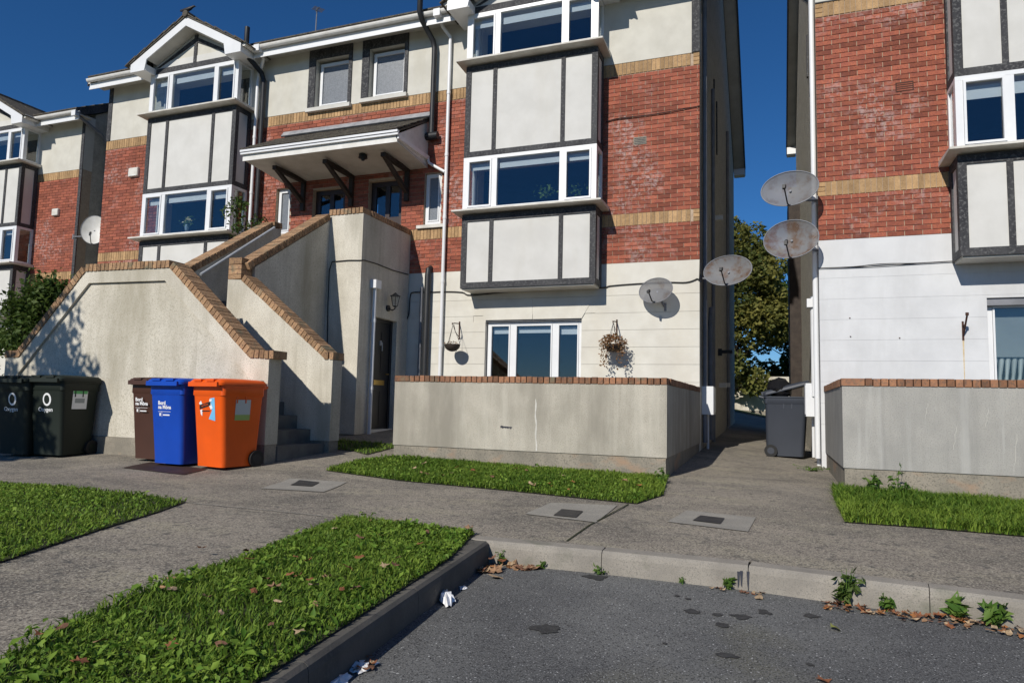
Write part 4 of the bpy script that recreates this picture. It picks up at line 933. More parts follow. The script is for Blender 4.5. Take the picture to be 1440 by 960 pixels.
# ------------------------------------------------------------------ wheelie bins
def rrect(w, d, r, z, cx=0, cy=0, k=4):
    out = []
    for sx, sy, a0 in ((1, 1, 0), (-1, 1, 90), (-1, -1, 180), (1, -1, 270)):
        for i in range(k+1):
            a = R_(a0+90*i/k); out.append((cx+sx*(w/2-r)+r*math.cos(a), cy+sy*(d/2-r)+r*math.sin(a), z))
    return out
def wheelie(label, loc, rz, mat, w=.56, d=.62, h=1.06, group=None, lid_open=0, wb=.47, db=.48):
    t = thing('wheelie_bin', label, 'bin', loc, rz, group)
    ht = h-.10
    L = [rrect(wb, db, .05, .02, 0, .02), rrect(wb+.01, db+.01, .055, .10, 0, .02), rrect(w*.97, d*.95, .055, ht-.13), rrect(w*.975, d*.955, .055, ht-.125), rrect(w*1.0, d*.98, .05, ht-.115), rrect(w*1.0, d*.98, .05, ht-.02), rrect(w*1.05, d*1.02, .05, ht-.018), rrect(w*1.05, d*1.02, .05, ht)]
    MB().loft(L).build('body', mat, t, smooth=True)
    lid = MB(); lo = [rrect(w*1.07, d*1.07, .05, -.022, 0, -.015), rrect(w*1.08, d*1.08, .05, .006, 0, -.016), rrect(w*1.02, d*1.03, .06, .035, 0, -.012), rrect(w*.86, d*.86, .08, .052, 0, 0), rrect(w*.4, d*.5, .08, .06, 0, 0)]
    lid.loft(lo); lid.box(-w*.46, w*.46, -d*.60, -d*.53, -.04, .012)                      # front lip
    for sx in (-1, 1): lid.box(sx*w*.20-.07, sx*w*.20+.07, -d*.58, -d*.42, .02, .047)
    for sx in (-1, 1): lid.box(sx*w*.28-.03, sx*w*.28+.03, d*.42, d*.56, -.005, .05)
    hy = d*.52
    lid.xf(Matrix.Translation((0, -hy, 0)))
    lo_ = lid.build('lid', mat, t, (0, hy, ht+.025), smooth=True); lo_.rotation_euler = (-R_(lid_open), 0, 0)
    hb = MB().tube([(-w*.40, d*.49, ht-.03), (-w*.40, d*.60, ht-.005), (w*.40, d*.60, ht-.005), (w*.40, d*.49, ht-.03)], .016, 8); hb.build('handle', mat, t, smooth=True)
    for s in (-1, 1):
        whx = s*(wb/2+.02); wl = MB(); wl.tube([(whx-.025*1, .23, .10), (whx+.025, .23, .10)], .10, 18); wo = wl.build('wheel', 'rubber', t, smooth=True)
        MB().tube([(whx+s*.024, .23, .10), (whx+s*.029, .23, .10)], .055, 14).build('wheel_hub', mat if mat != 'bin_orange' else 'black_plastic', wo, smooth=True)
        for q in (-.10, .02):
            x = s*(w*.485); MB().box(x-.006, x+.006, q, q+.014, ht-.20, ht-.115).build('rib', mat, t)
    MB().tube([(-wb/2, .23, .10), (wb/2, .23, .10)], .012, 6).build('axle', 'steel', t)
    MB().box(-wb*.42, wb*.42, .14, .26, .03, .14).build('axle_bracket', mat, t)
    t['h'] = ht; return t
def front_M(t, x, z, w=.56, d=.62, db=.48, tilt=True):
    ht = t['h']; f = z/(ht-.13); y = -(db+.01)/2+.02+(-(d*.95)/2+(db+.01)/2-.02)*min(1, max(0, (z-.10)/(ht-.23)))
    slope = math.atan2((d*.95)/2-(db+.01)/2+.02, ht-.23)
    return Matrix.Translation((x, y-.002, z)) @ Matrix.Rotation(R_(90)+slope, 4, 'X')
def side_plate(t, x0, x1, z0, z1, mat, name, s=1, w=.56, wb=.47, lift=0):
    ht = t['h']; X = lambda z: s*((wb+.01)/2+((w*.97)-(wb+.01))/2*(z-.10)/(ht-.23)+.002+lift)
    MB().quad((X(z0), x0, z0), (X(z0), x1, z0), (X(z1), x1, z1), (X(z1), x0, z1)).build(name, mat, t)
def bord(t, x, z):
    text('Bord', .062, t, front_M(t, x, z) , 'print_white', .0022); text('na Móna', .062, t, front_M(t, x, z-.050), 'print_white', .0022)
    M = front_M(t, x, z-.085); b = MB(); b.box(0, .21, 0, .004, 0, .001); b.box(.06, .064, -.06, 0, 0, .001); b.box(.02, .045, -.05, -.015, 0, .001); b.xf(M); b.build('printed_line', 'print_white', t)
    text('RECYCLE', .024, t, front_M(t, x+.08, z-.122), 'print_white', 0) if False else None
    b = MB(); b.box(.08, .19, -.045, -.03, 0, .001); b.xf(front_M(t, x, z-.085)); b.build('printed_line', 'print_white', t)
G1 = 'coloured bins in front of the stair wall'; G2 = 'dark green bins at the left of the stair wall'
def at(px, py): p = gp(px, py); return p
def place(pfl, pfr, off=.22):
    a, b = gp(*pfl), gp(*pfr); c = (a+b)/2; ang = math.atan2(b.y-a.y, b.x-a.x); n = Vector((-math.sin(ang), math.cos(ang), 0)); p = c+n*off; return (p.x, p.y, gz(p.x, p.y)+.004), ang
lo, an = place((272, 658), (313, 663), .23)
orange = wheelie('bright orange wheelie bin with a torn sticker next to the stair pier', lo, an, 'bin_orange', group=G1)
side_plate(orange, -.11, .10, .56, .80, 'sticker', 'side_label', lift=.001); side_plate(orange, -.11, .10, .56, .625, 'sticker_green', 'label_foot', lift=.002)
def decal(t, pts, mat, name='torn_sticker', lift=0):
    b = MB(); b.v += [(p[0], p[1], lift) for p in pts]; b.f.append(tuple(range(len(pts)))); b.xf(front_M(t, -.04, .70)); b.build(name, mat, t)
decal(orange, [(.09, .11), (.17, .12), (.175, -.15), (.06, -.13), (.12, -.03), (.08, .03)], 'print_blue', lift=.001)
decal(orange, [(.08, .10), (.13, .10), (.10, .06), (.135, .0), (.10, -.02), (.07, .03)], 'print_white', lift=.002)
decal(orange, [(-.10, .03), (.10, .075), (.10, .03), (-.10, -.02)], 'print_black', lift=.003)
decal(orange, [(-.11, .05), (-.075, .08), (-.05, .045), (-.09, .03)], 'print_white', lift=.002); decal(orange, [(-.09, -.03), (-.05, -.02), (-.055, -.10), (-.08, -.08)], 'print_white', lift=.002)
decal(orange, [(-.06, -.035), (.08, -.03), (.08, -.042), (-.06, -.047)], 'print_black', lift=.002)
text('na Móna', .035, orange, front_M(orange, -.10, .705) @ Matrix.Rotation(R_(13), 4, 'Z') @ Matrix.Translation((0, .002, .0045)), 'bin_orange', 0)
p1 = gp(236, 656.5); blue = wheelie('royal blue wheelie bin with white lettering between the brown and the orange bin', (p1.x-.03, p1.y+.24, gz(p1.x, p1.y+.24)+.004), -.06, 'bin_blue', group=G1); bord(blue, -.13, .72)
p1 = gp(205, 649); brown = wheelie('dark brown wheelie bin with white lettering next to the blue bin', (p1.x+.02, p1.y+.20, gz(p1.x, p1.y+.2)+.004), -.04, 'bin_brown', group=G1, d=.56, db=.44); bord(brown, -.16, .74)
def oxy(t, sx=-.12):
    b = MB()
    for i in range(18):
        a0, a1 = 2*math.pi*i/18, 2*math.pi*(i+1)/18; r = lambda a, q: q*(1+.0*a)
        b.quad((.045*math.cos(a0), .06*math.sin(a0), .0012), (.045*math.cos(a1), .06*math.sin(a1), .0012), (.068*math.cos(a1)+.004, .085*math.sin(a1), .0012), (.068*math.cos(a0)+.004, .085*math.sin(a0), .0012))
    b.xf(front_M(t, .02, .74)); b.build('logo_ring', 'print_white', t)
    text('Oxygen', .075, t, front_M(t, sx, .585), 'print_white', .001)
p1 = gp(62, 643); gb = wheelie('dark green bin with a green and white label, the right one of the shaded pair', (p1.x, p1.y+.22, gz(p1.x, p1.y+.22)+.004), .10, 'bin_green', group=G2, h=1.08); oxy(gb)
side_plate(gb, -.13, .10, .62, .88, 'print_white', 'side_label', lift=.001); side_plate(gb, -.125, .095, .82, .875, 'print_green', 'label_head', lift=.002); side_plate(gb, -.09, .06, .70, .76, 'print_grey', 'label_print', lift=.002)
p1 = gp(14, 642); gb2 = wheelie('dark green bin half hidden in tree shade at the foot of the ivy stairs', (p1.x, p1.y+.22, gz(p1.x, p1.y+.22)+.004), .08, 'bin_green', group=G2, h=1.07); oxy(gb2)
side_plate(gb2, -.13, .10, .62, .86, 'print_grey', 'side_label', lift=.001); side_plate(gb2, -.125, .095, .80, .855, 'print_green', 'label_head', lift=.002)
p1 = gp(1107, 642); grey = wheelie('slate grey wheelie bin with its lid pushed up in the alley', (.17, 12.42, gz(.17, 12.42)+.004), R_(86), 'bin_grey', lid_open=16, w=.57, d=.66, h=1.08, db=.56)
bg_ = MB(); rg = random.Random(3)
lp = []
for i in range(7):
    th = i/6*math.pi; loop = []
    for j in range(14):
        a = 2*math.pi*j/14; q = 1+rg.uniform(-.14, .14); loop.append((.20*math.sin(th)*math.cos(a)*q, .26*math.sin(th)*math.sin(a)*q, .17*math.cos(th)*-1*(1+rg.uniform(-.1, .1))))
    lp.append(loop)
bgm = bg_.loft(lp); tag(bgm.build('refuse_bag', 'bag_black', None, (.06, 12.36, gz(.17, 12.42)+1.12), smooth=True), 'shiny black refuse bag bulging out of the grey bin', 'bag')

# ------------------------------------------------------------------ satellite dishes
def dish(label, c, w, h, mat, n, wall_pt, rust=False, arm=True):
    """oval mesh dish; n = facing direction, c = centre, wall_pt = where its pole meets the wall"""
    t = thing('satellite_dish', label, 'satellite dish', c); n = Vector(n).normalized(); up = Vector((0, 0, 1)); s = up.cross(n).normalized(); u = n.cross(s)
    M = Matrix((s, u, n)).transposed().to_4x4(); mb = MB(); K, Rn = 32, 6
    for back in (0, 1):
        base = len(mb.v); mb.v.append((0, 0, -.075*w/.6-.006*back))
        for r in range(1, Rn+1):
            q = r/Rn
            for k in range(K): a = 2*math.pi*k/K; mb.v.append((w/2*q*math.cos(a), h/2*q*math.sin(a), -.075*w/.6*(1-q*q)-.006*back))
        for k in range(K): k2 = (k+1) % K; mb.f.append((base, base+1+k, base+1+k2) if not back else (base, base+1+k2, base+1+k))
        for r in range(Rn-1):
            for k in range(K):
                k2 = (k+1) % K; a, b, c_, d_2 = base+1+r*K+k, base+1+(r+1)*K+k, base+1+(r+1)*K+k2, base+1+r*K+k2; mb.f.append((a, b, c_, d_2) if not back else (a, d_2, c_, b))
        if not back and False: pass
        if back: break
    mb.xf(M); mb.build('reflector', mat, t, smooth=True)
    rim = MB().tube([(w/2*math.cos(2*math.pi*k/K), h/2*math.sin(2*math.pi*k/K), 0) for k in range(K+1)], .006*w/.6, 6); rim.xf(M); rim.build('rim', 'pipe_grey', t, smooth=True)
    am = MB(); am.tube([(0, -h*.48, -.02), (.0, -h*.52, .10), (.0, -h*.30, w*.46)], .011, 6); am.tube([(0, -h*.30, w*.44), (0, -h*.22, w*.40)], [.028, .022], 8); am.box(-.02, .02, -h*.36, -h*.26, w*.44, w*.50)
    am.xf(M); am.build('lnb_arm', 'black_plastic', t)
    wp = Vector(wall_pt)-Vector(c); bk = -n*.16
    pm_ = MB(); pm_.tube([-n*.07, bk, (bk+wp)/2+Vector((0, 0, -.05)), wp], .018, 8); pm_.tube([wp+Vector((0, 0, -.07)), wp+Vector((0, 0, .07))], .022, 8); pm_.build('mount', 'pipe_grey', t, smooth=True)
    return t
cpos = onY(922, 408, YF-.28)
dish('grey mesh dish fixed low on the cream wall above the patio with its shadow', cpos, .60, .45, 'dish_mesh', (-.25, -1, .25), (cpos.x+.12, YF, cpos.z-.25))
cpos = onY(1023, 380, 11.75); dish('rust stained dish on the gable corner of the block with the hanging baskets', cpos, .78, .54, 'dish_rust', (-.2, -1, .30), (XRt, 12.1, cpos.z-.05))
cpos = onY(1110, 265, 10.75); dish('pale grey dish, upper of the pair on the bright building', cpos, .80, .56, 'dish_mesh', (-.2, -1, .22), (RX, YR+.1, cpos.z-.1))
cpos = onY(1112, 336, 10.75); dish('brown tinted dish, lower of the pair on the bright building', cpos, .76, .58, 'dish_rust', (-.2, -1, .12), (RX, YR+.1, cpos.z-.1))
cpos = onY(132, 323, 12.75); dish('cream oval dish on an arm at the brick corner behind the ivy stairs', cpos, .60, .80, 'upvc_dirty', (.8, -1, .25), onY(103, 333, YC))

# ------------------------------------------------------------------ small things on the walls
def alarm(label, px, py, Y, w=.24, h=.20):
    p = onY(px, py, Y); t = thing('alarm_box', label, 'alarm box', (p.x, Y, p.z))
    MB().loft([rrect(w, h, .02, 0), rrect(w, h, .02, .05), rrect(w*.92, h*.9, .02, .07)]).xf(Matrix.Rotation(R_(90), 4, 'X')).build('cover', 'sill_white', t); MB().box(-w*.35, w*.35, -.073, -.069, -h*.42, -h*.30).build('strobe', 'upvc_dirty', t)
alarm('cream alarm box on brick beside the left bay of the middle block', 190, 243, YF, .30, .22); alarm('white alarm box on the end block behind the ivy', 80, 299, YC)
p = onX(545, 432, LX); wl = thing('wall_lantern', 'black wrought lantern beside the black front door under the landing', 'lamp', (LX, p.y, p.z))
lm = MB(); lm.tube([(0, .0, -.02), (.03, 0, -.02)], .06, 12); lm.tube([(.03, 0, -.02), (.10, 0, -.06), (.16, 0, -.03), (.16, 0, .0)], .012, 6); lm.tube([(.16, 0, 0), (.16, 0, .02)], [.03, .05], 6)
for k in range(6): a = k*math.pi/3; lm.tube([(.16+.05*math.cos(a), .05*math.sin(a), .02), (.16+.09*math.cos(a), .09*math.sin(a), .20)], .006, 4)
lm.tube([(.16, 0, .20), (.16, 0, .215)], [.10, .10], 6); lm.tube([(.16, 0, .215), (.16, 0, .27)], [.075, .01], 6); lm.build('lantern_frame', 'black_plastic', wl)
MB().tube([(.16, 0, .03), (.16, 0, .19)], [.045, .078], 6).build('lantern_glass', 'glass', wl)
def basket(label, px, py, plant):
    y = YF-.30; p = onY(px, py, y); t = thing('hanging_basket', label, 'hanging basket', (p.x, y, p.z))
    b = MB(); r = .15; loops = []
    for i in range(6): a = i/5*math.pi/2; loops.append([(r*math.cos(a)*math.cos(2*math.pi*k/14)+.0, r*math.cos(a)*math.sin(2*math.pi*k/14), -r*.9*math.sin(a)) for k in range(14)] if i < 5 else [(.01*math.cos(2*math.pi*k/14), .01*math.sin(2*math.pi*k/14), -r*.9) for k in range(14)])
    b.loft(loops, True, True); b.build('basket', 'bracket_wood_wing_shade', t, smooth=True)
    ch = MB(); top = (0, 0, .36)
    for k in range(3): a = k*2.1+.4; ch.tube([(r*math.cos(a), r*math.sin(a), 0), top], .004, 4)
    ch.build('chains', 'cable', t)
    br = MB(); br.box(-.012, .012, .285, .30, .12, .46); br.tube([(0, .29, .42), (0, .05, .40), (0, 0, .385)], .01, 6); br.tube([(0, .29, .16), (0, .12, .24), (0, .04, .37)], .007, 6); br.tube([(0, 0, .385), (0, -.03, .40), (0, -.03, .36)], .007, 6); br.build('bracket', 'rust', t)
    n = 60 if not plant else 900
    q = RNG.normal(size=(n, 3)); q /= np.linalg.norm(q, axis=1)[:, None]; rr = (RNG.uniform(.3, 1, n)**.5)[:, None]
    if plant: cpts = q*rr*np.array([.25, .22, .16])+np.array([0, 0, .03]); cpts[:, 2] -= (RNG.uniform(0, 1, n)**4)*.38*(np.abs(cpts[:, 0]) > .08); leaves('dry_foliage', cpts, .045, 'leaf_dry', t)
    else: cpts = q*rr*np.array([.14, .14, .05])+np.array([-.02, 0, .02]); leaves('sprigs', cpts, .035, 'leaf_dry', t)
basket('small nearly bare hanging basket beside the white downpipe', 636, 484, False); basket('hanging basket of dried brown trailing plants below the mesh dish', 862, 484, True)
p = onY(1354, 462, YR); wb_ = MB(); wb_.box(-.012, .012, -.012, 0, -.16, .10); wb_.tube([(0, -.01, -.1), (0, -.20, .10), (0, -.25, .16)], .012, 6); wb_.tube([(0, -.25, .15), (0, -.25, .19)], .02, 6); wb_.tube([(0, -.01, .04), (0, -.14, .04)], .009, 6)
t = thing('basket_bracket', 'empty rusty basket bracket on the bright white wall', 'bracket', (p.x, YR, p.z)); wb_.build('bracket', 'rust', t)
sm = MB()
for i in range(6): sm.quad((-.010+.001*i, -.0055, -.16-.09*i), (.010-.001*i, -.0055, -.16-.09*i), (.009-.001*i, -.0055, -.25-.09*i), (-.009+.001*i, -.0055, -.25-.09*i))
sm.build('rust_stain', 'rust_stain', t)
# things standing on the window sills indoors
def sill_plant(label, px, py, Y, r, mat, vase=True):
    p = onY(px, py, Y); t = thing('window_plant', label, 'plant', p)
    if vase: MB().tube([(0, 0, -.14), (0, 0, -.05), (0, 0, .0)], [.035, .05, .04], 10).build('vase', 'vase', t, smooth=True)
    n = 60; q = RNG.normal(size=(n, 3))*np.array([r, r*.5, r*.6])+np.array([0, 0, r*.7]); leaves('foliage', q, .07, mat, t)
    if vase: 
        q = RNG.normal(size=(16, 3))*np.array([r*.7, r*.4, r*.4])+np.array([0, 0, r]); leaves('blossom', q, .07, 'petal', t)
sill_plant('vase of pale flowers standing in the left bay window', 263, 316, YF-.28, .08, 'leaf_bright'); sill_plant('green house plant in the bay window above the patio', 767, 275, YF-.26, .09, 'leaf_bright', False); sill_plant('leafy house plant by the right light of the patio bay', 806, 272, YF-.26, .09, 'leaf_bright', False)
# aerial and bird
p = onY(443, 52, 13.6); t = thing('tv_aerial', 'thin metal tv aerial on the roof of the middle block', 'aerial', p)
a_ = MB(); a_.tube([(0, 0, -.5), (.02, 0, .75)], .014, 6); a_.build('mast', 'pipe_grey', t); a_ = MB()
a_.tube([(-.02, 0, .66), (.16, -.1, .68)], .01, 5)
for i in range(6): x = .01+i*.03; a_.tube([(x-.06, -.1*i/6-.12, .66), (x+.06, -.1*i/6+.12, .68)], .006, 4)
a_.build('elements', 'pipe_grey', t)
xm = sum(BL)/2; bird = MB()
prof = [(-.30, .03, .012, .03), (-.20, .035, .03, .05), (-.10, .045, .05, .06), (0, .06, .058, .07), (.08, .085, .05, .062), (.13, .115, .035, .045), (.17, .135, .034, .038), (.205, .138, .026, .028), (.225, .132, .012, .012), (.27, .122, .003, .004)]
bird.loft([[(q[0], q[2]*math.cos(2*math.pi*k/10), q[1]+q[3]*math.sin(2*math.pi*k/10)) for k in range(10)] for q in prof])
for s in (-1, 1): bird.tube([(.0, s*.02, .03), (.01, s*.022, -.05)], .006, 5); bird.tube([(.0, s*.022, -.05), (.05, s*.022, -.055)], .005, 4)
p = onY(268, 17, YF-.75); bo = bird.build('bird', 'bird_feather', None, (xm, YF-.72, 8.36+.165), smooth=True, rot=(0, 0, R_(10))); bo.scale = (.7, .7, .7); tag(bo, 'black bird perched on the ridge of the left bay gable', 'bird')

# ------------------------------------------------------------------ plants and trees
def tree(name, label, base, h, rx, ry, n, size, mat, trunk_r=.12, z0=.3, clumps=40, seed=1, group=None, cat='tree'):
    rg = np.random.default_rng(seed); t = thing(name, label, cat, base, 0, group); tr = MB()
    tr.tube([(0, 0, -.2), (.05, 0, h*.25), (0, .05, h*.5), (.05, 0, h*.8)], [trunk_r, trunk_r*.8, trunk_r*.55, trunk_r*.2], 8)
    cc = rg.normal(size=(clumps, 3)); cc /= np.linalg.norm(cc, axis=1)[:, None]; cc *= (rg.uniform(.25, 1, clumps)**.45)[:, None]
    cc = cc*np.array([rx, ry, h*(1-z0)/2])+np.array([0, 0, h*(z0+(1-z0)/2)])
    for c in cc[::2]: tr.tube([(0, 0, max(h*.12, c[2]*.45)), tuple(c*np.array([.5, .5, .8])), tuple(c)], [trunk_r*.3, trunk_r*.18, .01], 5)
    tr.build('trunk', 'bark', t, smooth=True)
    k = rg.integers(0, clumps, n); rad = .32*min(rx, ry, h*.5)
    q = rg.normal(size=(n, 3)); q *= rad*rg.uniform(.4, 1, n)[:, None]**.5/np.linalg.norm(q, axis=1)[:, None]*1.15
    tone = rg.uniform(.1, .9, clumps)[k]; pts = cc[k]+q
    leaves('crown', pts, size, mat, t, .6, None, np.clip(tone+rg.normal(0, .2, n), 0, 1)); return t
tree('ivy_tree', 'dense ivy clad tree at the end of the alley', (-2.4, 36.3, -.4), 9.6, 3.2, 1.9, 26000, .24, 'leaf_tree', .25, .11, 95, 4)
tree('ivy_tree', 'smaller leafy tree at the end of the alley behind the bright building', (1.8, 41, -.4), 9.4, 2.6, 1.8, 17000, .24, 'leaf_green', .2, .0, 65, 5)
gwl = thing('garden_wall', 'pale garden wall under the ivy at the end of the alley', 'wall', (0, 37, 0))
MB().box(-9, 9, 0, .25, -.1, 1.6).build('wall_face', 'stair_render', gwl); MB().box(-9, 9, .01, .24, -1.0, -.101).build('plinth', 'plinth', gwl)
lw = sheet('lawn', [(-6, 31), (6, 31), (6, 36.98), (-6, 36.98)], .02, 'field'); lw['kind'] = 'structure'
def ivy():
    t = thing('ivy_shrub', 'bushy evergreen shrub growing over the left stair coping', 'shrub', (-10.1, 7.75, -.7)); o = np.array([-10.1, 7.75, -.7]); st_ = MB()
    A, B = np.array(onY(30, 478, 7.7)), np.array(onY(86, 408, 7.7)); cc = []
    for k in range(34):
        u = RNG.uniform(-.1, 1.08); r = .30+.10*math.sin(3*u); c = A+(B-A)*u+RNG.normal(0, 1, 3)*np.array([r*.55, .22, r*.5]); c[1] = max(c[1], 7.42); cc.append(c)
        st_.tube([(RNG.uniform(-.3, .3), 0, 0), tuple((c-o)*np.array([.7, .7, .6])), tuple(c-o)], [.02, .012, .004], 5)
    st_.build('trunk', 'bark', t); cc = np.array(cc); n = 8500; k = RNG.integers(0, len(cc), n); q = RNG.normal(size=(n, 3))*.13
    P = cc[k]+q; P[:, 1] = np.maximum(P[:, 1], 7.30); leaves('crown', P-o, .085, 'leaf_green', t, .6, None, np.clip(RNG.uniform(.1, .8, len(cc))[k]+RNG.normal(0, .2, n), 0, 1))
ivy()
sp = onX(352, 305, -8.95); tree('wall_shrub', 'small twiggy shrub behind the top of the handrail wall', (sp.x-.15, sp.y, sp.z-.75), 1.0, .42, .45, 420, .07, 'leaf_green', .02, .45, 16, 9, cat='shrub')
tree('street_tree', 'leafy tree beside the dark green bins', (-11.0, 1.6, -.88), 5.6, 1.05, 1.2, 5200, .14, 'leaf_green', .09, .42, 34, 12)

# weeds at the road kerb, fallen leaves, litter
def kfoot(px, off=.02):                          # foot of the road kerb below a pixel column
    py = 770.0
    while py < 960:
        d = ray(px, py); p = d*(ROAD/d.z)
        if p.y < kline(fk, 'x', p.x)-off: return p
        py += .5
    return p
def weed(label, px, py, h, n, spread, mat='leaf_bright', size=.06):
    q0 = kfoot(px); t = thing('kerb_weed', label, 'weed', q0, 0, 'weeds along the road kerb')
    c = []; mb = MB()
    for i in range(n):
        a = random.uniform(0, 6.28); r = random.uniform(.2, 1)*spread; z = random.uniform(.25, 1)*h; e = (r*math.cos(a), r*math.sin(a)*.7, z)
        mb.tube([(0, 0, -.01), (e[0]*.4, e[1]*.4, z*.6), e], [.004, .003, .0015], 4)
        for k in range(4): tt = random.uniform(.5, 1); c.append((e[0]*tt+random.uniform(-.012, .012), e[1]*tt+random.uniform(-.012, .012), e[2]*tt))
    mb.build('stems', 'leaf_bright', t); fleaf(t.children[0], [.3]*len(t.children[0].data.vertices))
    leaves('foliage', c, size, mat, t, .8, aspect=2.6)
weed('bushy dark green weed growing from the kerb foot', 1191, 846, .20, 26, .085, 'leaf_green', .055)
weed('thin green weed beside the broken kerb joint', 1025, 828, .10, 6, .03); weed('low weed tuft with a white daisy at the kerb', 1247, 852, .10, 9, .05, size=.05)
weed('broad leaved yellow green weed by the kerb joint', 1347, 866, .11, 9, .06, size=.09); weed('broad leaved weed among the red leaves at the kerb end', 1395, 872, .13, 12, .08, size=.08)
weed('tiny weed in the kerb gutter near the leaf heap', 761, 793, .05, 8, .03, size=.03); weed('tiny weeds at the pale kerb joint', 842, 801, .06, 8, .05, size=.03); weed('small weed left of the broken kerb joint', 960, 818, .05, 5, .02, size=.025)
weed('weed at the pavement end of the leaf heap', 706, 774, .10, 8, .05, size=.03)
def wallweed(label, px, py, h, n, spread, size):
    p = gp(px, py); t = thing('wall_weed', label, 'weed', (p.x, p.y, gz(p.x, p.y)), 0); c = []; mb = MB()
    for i in range(n):
        a = random.uniform(0, 6.28); r = random.uniform(.2, 1)*spread; z = random.uniform(.3, 1)*h; e = (r*math.cos(a), r*math.sin(a)*.6, z); mb.tube([(0, 0, -.01), (e[0]*.3, e[1]*.3, z*.6), e], [.004, .003, .0015], 4)
        for k in range(5): tt = random.uniform(.4, 1); c.append((e[0]*tt+random.uniform(-.02, .02), e[1]*tt, e[2]*tt))
    mb.build('stems', 'leaf_bright', t); fleaf(t.children[0], [.3]*len(t.children[0].data.vertices)); leaves('foliage', c, size, 'leaf_bright', t, .8, aspect=2.2)
wallweed('leafy weed at the corner foot of the grey wall', 1226, 697, .26, 8, .10, .09); wallweed('tall thin weed beside the leafy weed at the grey wall', 1262, 700, .34, 9, .12, .06); wallweed('low weed where the weathered wall meets the alley', 932, 680, .2, 8, .12, .05); wallweed('weeds in the alley edge by the grey bin', 1140, 662, .08, 14, .25, .04)
def leafmesh(kind, s):
    k = {0: [(0, -1), (.45, -.55), (.95, -.5), (.6, .0), (.85, .55), (.3, .45), (0, 1.05), (-.3, .45), (-.85, .55), (-.6, 0), (-.95, -.5), (-.45, -.55)], 1: [(0, -1), (.4, -.6), (.5, 0), (.35, .6), (0, 1), (-.35, .6), (-.5, 0), (-.4, -.6)]}[kind]
    mb = MB(); mb.v.append((0, 0, .1*s)); 
    for i, (x, y) in enumerate(k): mb.v.append((x*s*.5, y*s*.5, random.uniform(-.04, .5)*s*(abs(x)+abs(y))*.5))
    n = len(k)
    for i in range(n): mb.f.append((0, 1+i, 1+(i+1) % n))
    return mb
LM = [leafmesh(i % 2, 1.0).mesh('fallen_leaf', None) for i in range(8)]
def fallen(px, py, s, mat, label, group, on='g', dz=.0, z=None):
    d = ray(px, py)
    if on == 'r': p = d*(ROAD/d.z)
    elif on == 'k': p = kfoot(px, py)
    elif on == 'p': p = Vector((px, py, ROAD))
    else: p = gp(px, py)
    me_k = (random.randrange(8), mat)
    if me_k not in _bm: m = LM[me_k[0]].copy(); m.materials.append(MATS[mat]); _bm[me_k] = m
    o = obj('fallen_leaf', _bm[me_k], None, (p.x, p.y, p.z+dz+.004)); o.scale = (s, s, s); o.rotation_euler = (random.uniform(-.35, .35), random.uniform(-.35, .35), random.uniform(0, 6.28)); tag(o, label, 'leaf', group); return o
FM = ['fallen%d' % i for i in range(5)]
GL, GK, GH = 'dead leaves lying on the kerbside lawn', 'leaf litter along the kerb foot', 'leaf heap in the kerb corner'
lawnl = [(282, 767+20), (355, 850), (385, 845), (440, 860-18), (520, 745), (560, 745), (505, 770), (535, 768), (415, 800), (433, 805), (435, 833), (488, 815), (540, 812), (555, 812), (407, 825), (420, 828), (372, 833), (443, 870), (240, 848), (230, 845), (240, 832), (140, 925), (310, 930), (240, 930), (590, 780), (660, 757), (630, 755), (470, 757), (350, 803), (500, 845), (55, 915), (85, 905), (110, 955), (310, 882), (390, 865), (480, 848), (420, 910), (345, 790), (560, 800), (600, 762), (380, 900), (290, 860), (505, 800), (460, 830)]
for px, py in lawnl: fallen(px, py-4, random.uniform(.04, .07), random.choice(FM[:4]), 'dead brown leaf on the lawn bordered by the dark kerb', GL, 'g', .042)
for i in range(26):
    px = random.uniform(575, 900); py = 645+(px-550)*.10+random.uniform(2, 26)
    fallen(px, py, random.uniform(.04, .075), random.choice(FM), 'dead leaf in the grass strip under the patio wall', 'dead leaves in the patio grass strip', 'g', .05)
for i in range(110):
    t_ = random.random()**1.1; px = 1160+t_*290; py = .02+.16*random.random()**1.8; fallen(px, py, random.uniform(.025, .06), random.choice(FM), 'small red brown leaf in the litter at the kerb foot', GK, 'k', random.uniform(0, .015))
for i in range(12): px = random.uniform(985, 1080); fallen(px, random.uniform(.02, .08), random.uniform(.02, .05), random.choice(FM), 'small red brown leaf in the litter at the kerb foot', GK, 'k', .0)
for i in range(34):
    u_ = random.random()**1.6; v_ = random.random()**1.6*(1-u_); hx, hy = cor.x+.03+.30*u_, cor.y-.03-.30*v_
    fallen(hx, hy, random.uniform(.05, .11), random.choice(FM), 'dry curled leaf heaped where the two kerbs meet', GH, 'p', max(0, .11-.28*(u_+v_))*random.random())
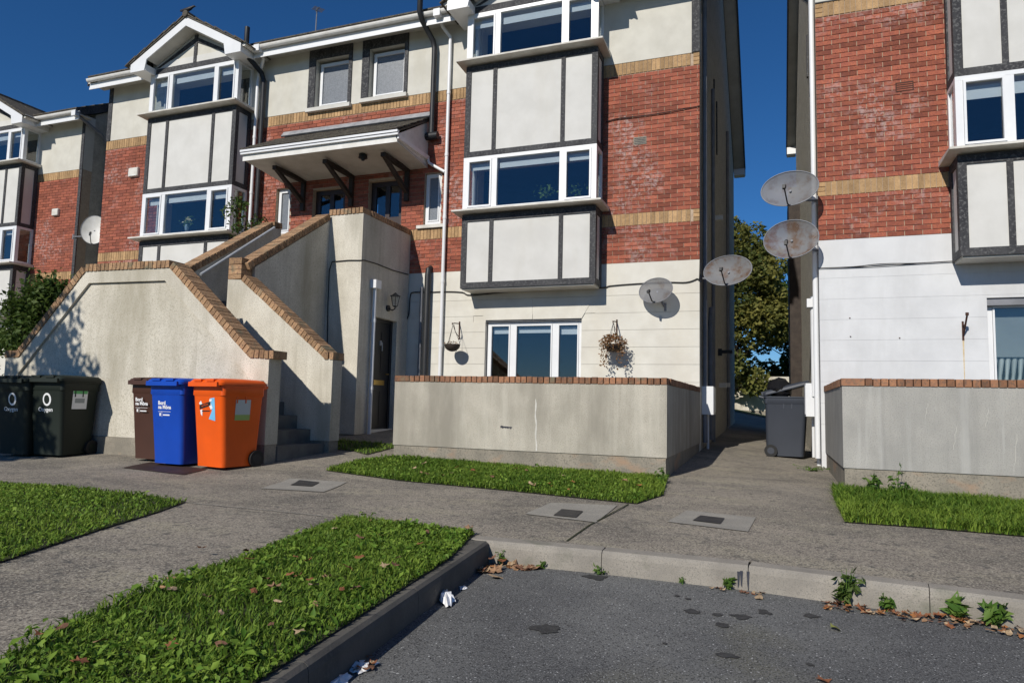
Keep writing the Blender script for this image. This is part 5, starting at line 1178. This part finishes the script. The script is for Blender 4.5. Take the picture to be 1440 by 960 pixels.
for i in range(9): fallen(random.uniform(485, 525), random.uniform(920, 945), random.uniform(.03, .07), random.choice(FM), 'red brown leaf beside the torn paper at the dark kerb', 'leaves by the torn paper', 'r', .005)
fallen(1174, 885, .085, 'leaf_olive', 'olive green maple leaf lying alone on the asphalt', None, 'r'); fallen(698, 813, .12, 'fallen2', 'pale dry leaf lying on the asphalt beside the leaf heap', None, 'r'); fallen(1158, 958, .06, 'fallen1', 'dark red leaf lying far out on the asphalt', None, 'r')
fallen(1067, 841, .09, 'fallen2', 'pale dry leaf lying below the broken kerb joint', None, 'r')
def litter(label, pts, hgt, seed):
    rg = random.Random(seed); P = [(lambda d: d*(ROAD/d.z))(ray(*p)) for p in pts]; c = sum(P, Vector())/len(P); mb = MB(); mb.v.append((0, 0, hgt)); n = len(P)
    Q = []
    for a_, b_ in zip(P, P[1:]+P[:1]):
        for k in range(4): p_ = a_.lerp(b_, k/4); Q.append(p_+(p_-c)*rg.uniform(-.16, .16))
    P = Q; n = len(P)
    for p in P: mb.v.append((p.x-c.x, p.y-c.y, .003+rg.uniform(0, hgt*.25)))
    for p in P: mb.v.append(((p.x-c.x)*.6+rg.uniform(-.01, .01), (p.y-c.y)*.6+rg.uniform(-.01, .01), hgt*rg.uniform(.4, 1.1)))
    for i in range(n): j = (i+1) % n; mb.f += [(1+i, 1+j, 1+n+j, 1+n+i), (0, 1+n+i, 1+n+j)]
    tag(mb.build('paper_litter', 'paper', None, c), label, 'litter')
litter('crumpled white tissue lying on the asphalt near the dark kerb', [(616, 842), (622, 833), (632, 838), (640, 848), (632, 855), (622, 852)], .045, 1); litter('small white paper scrap beside the crumpled tissue', [(646, 825), (652, 824), (658, 827), (653, 830), (647, 829)], .01, 2)
litter('torn white paper lying against the dark kerb', [(486, 937), (498, 934), (511, 930), (532, 934), (520, 942), (504, 949), (490, 946)], .02, 3); litter('torn white paper with leaves at the foot of the dark kerb', [(458, 962), (472, 951), (488, 948), (498, 952), (484, 965), (465, 975)], .018, 4)
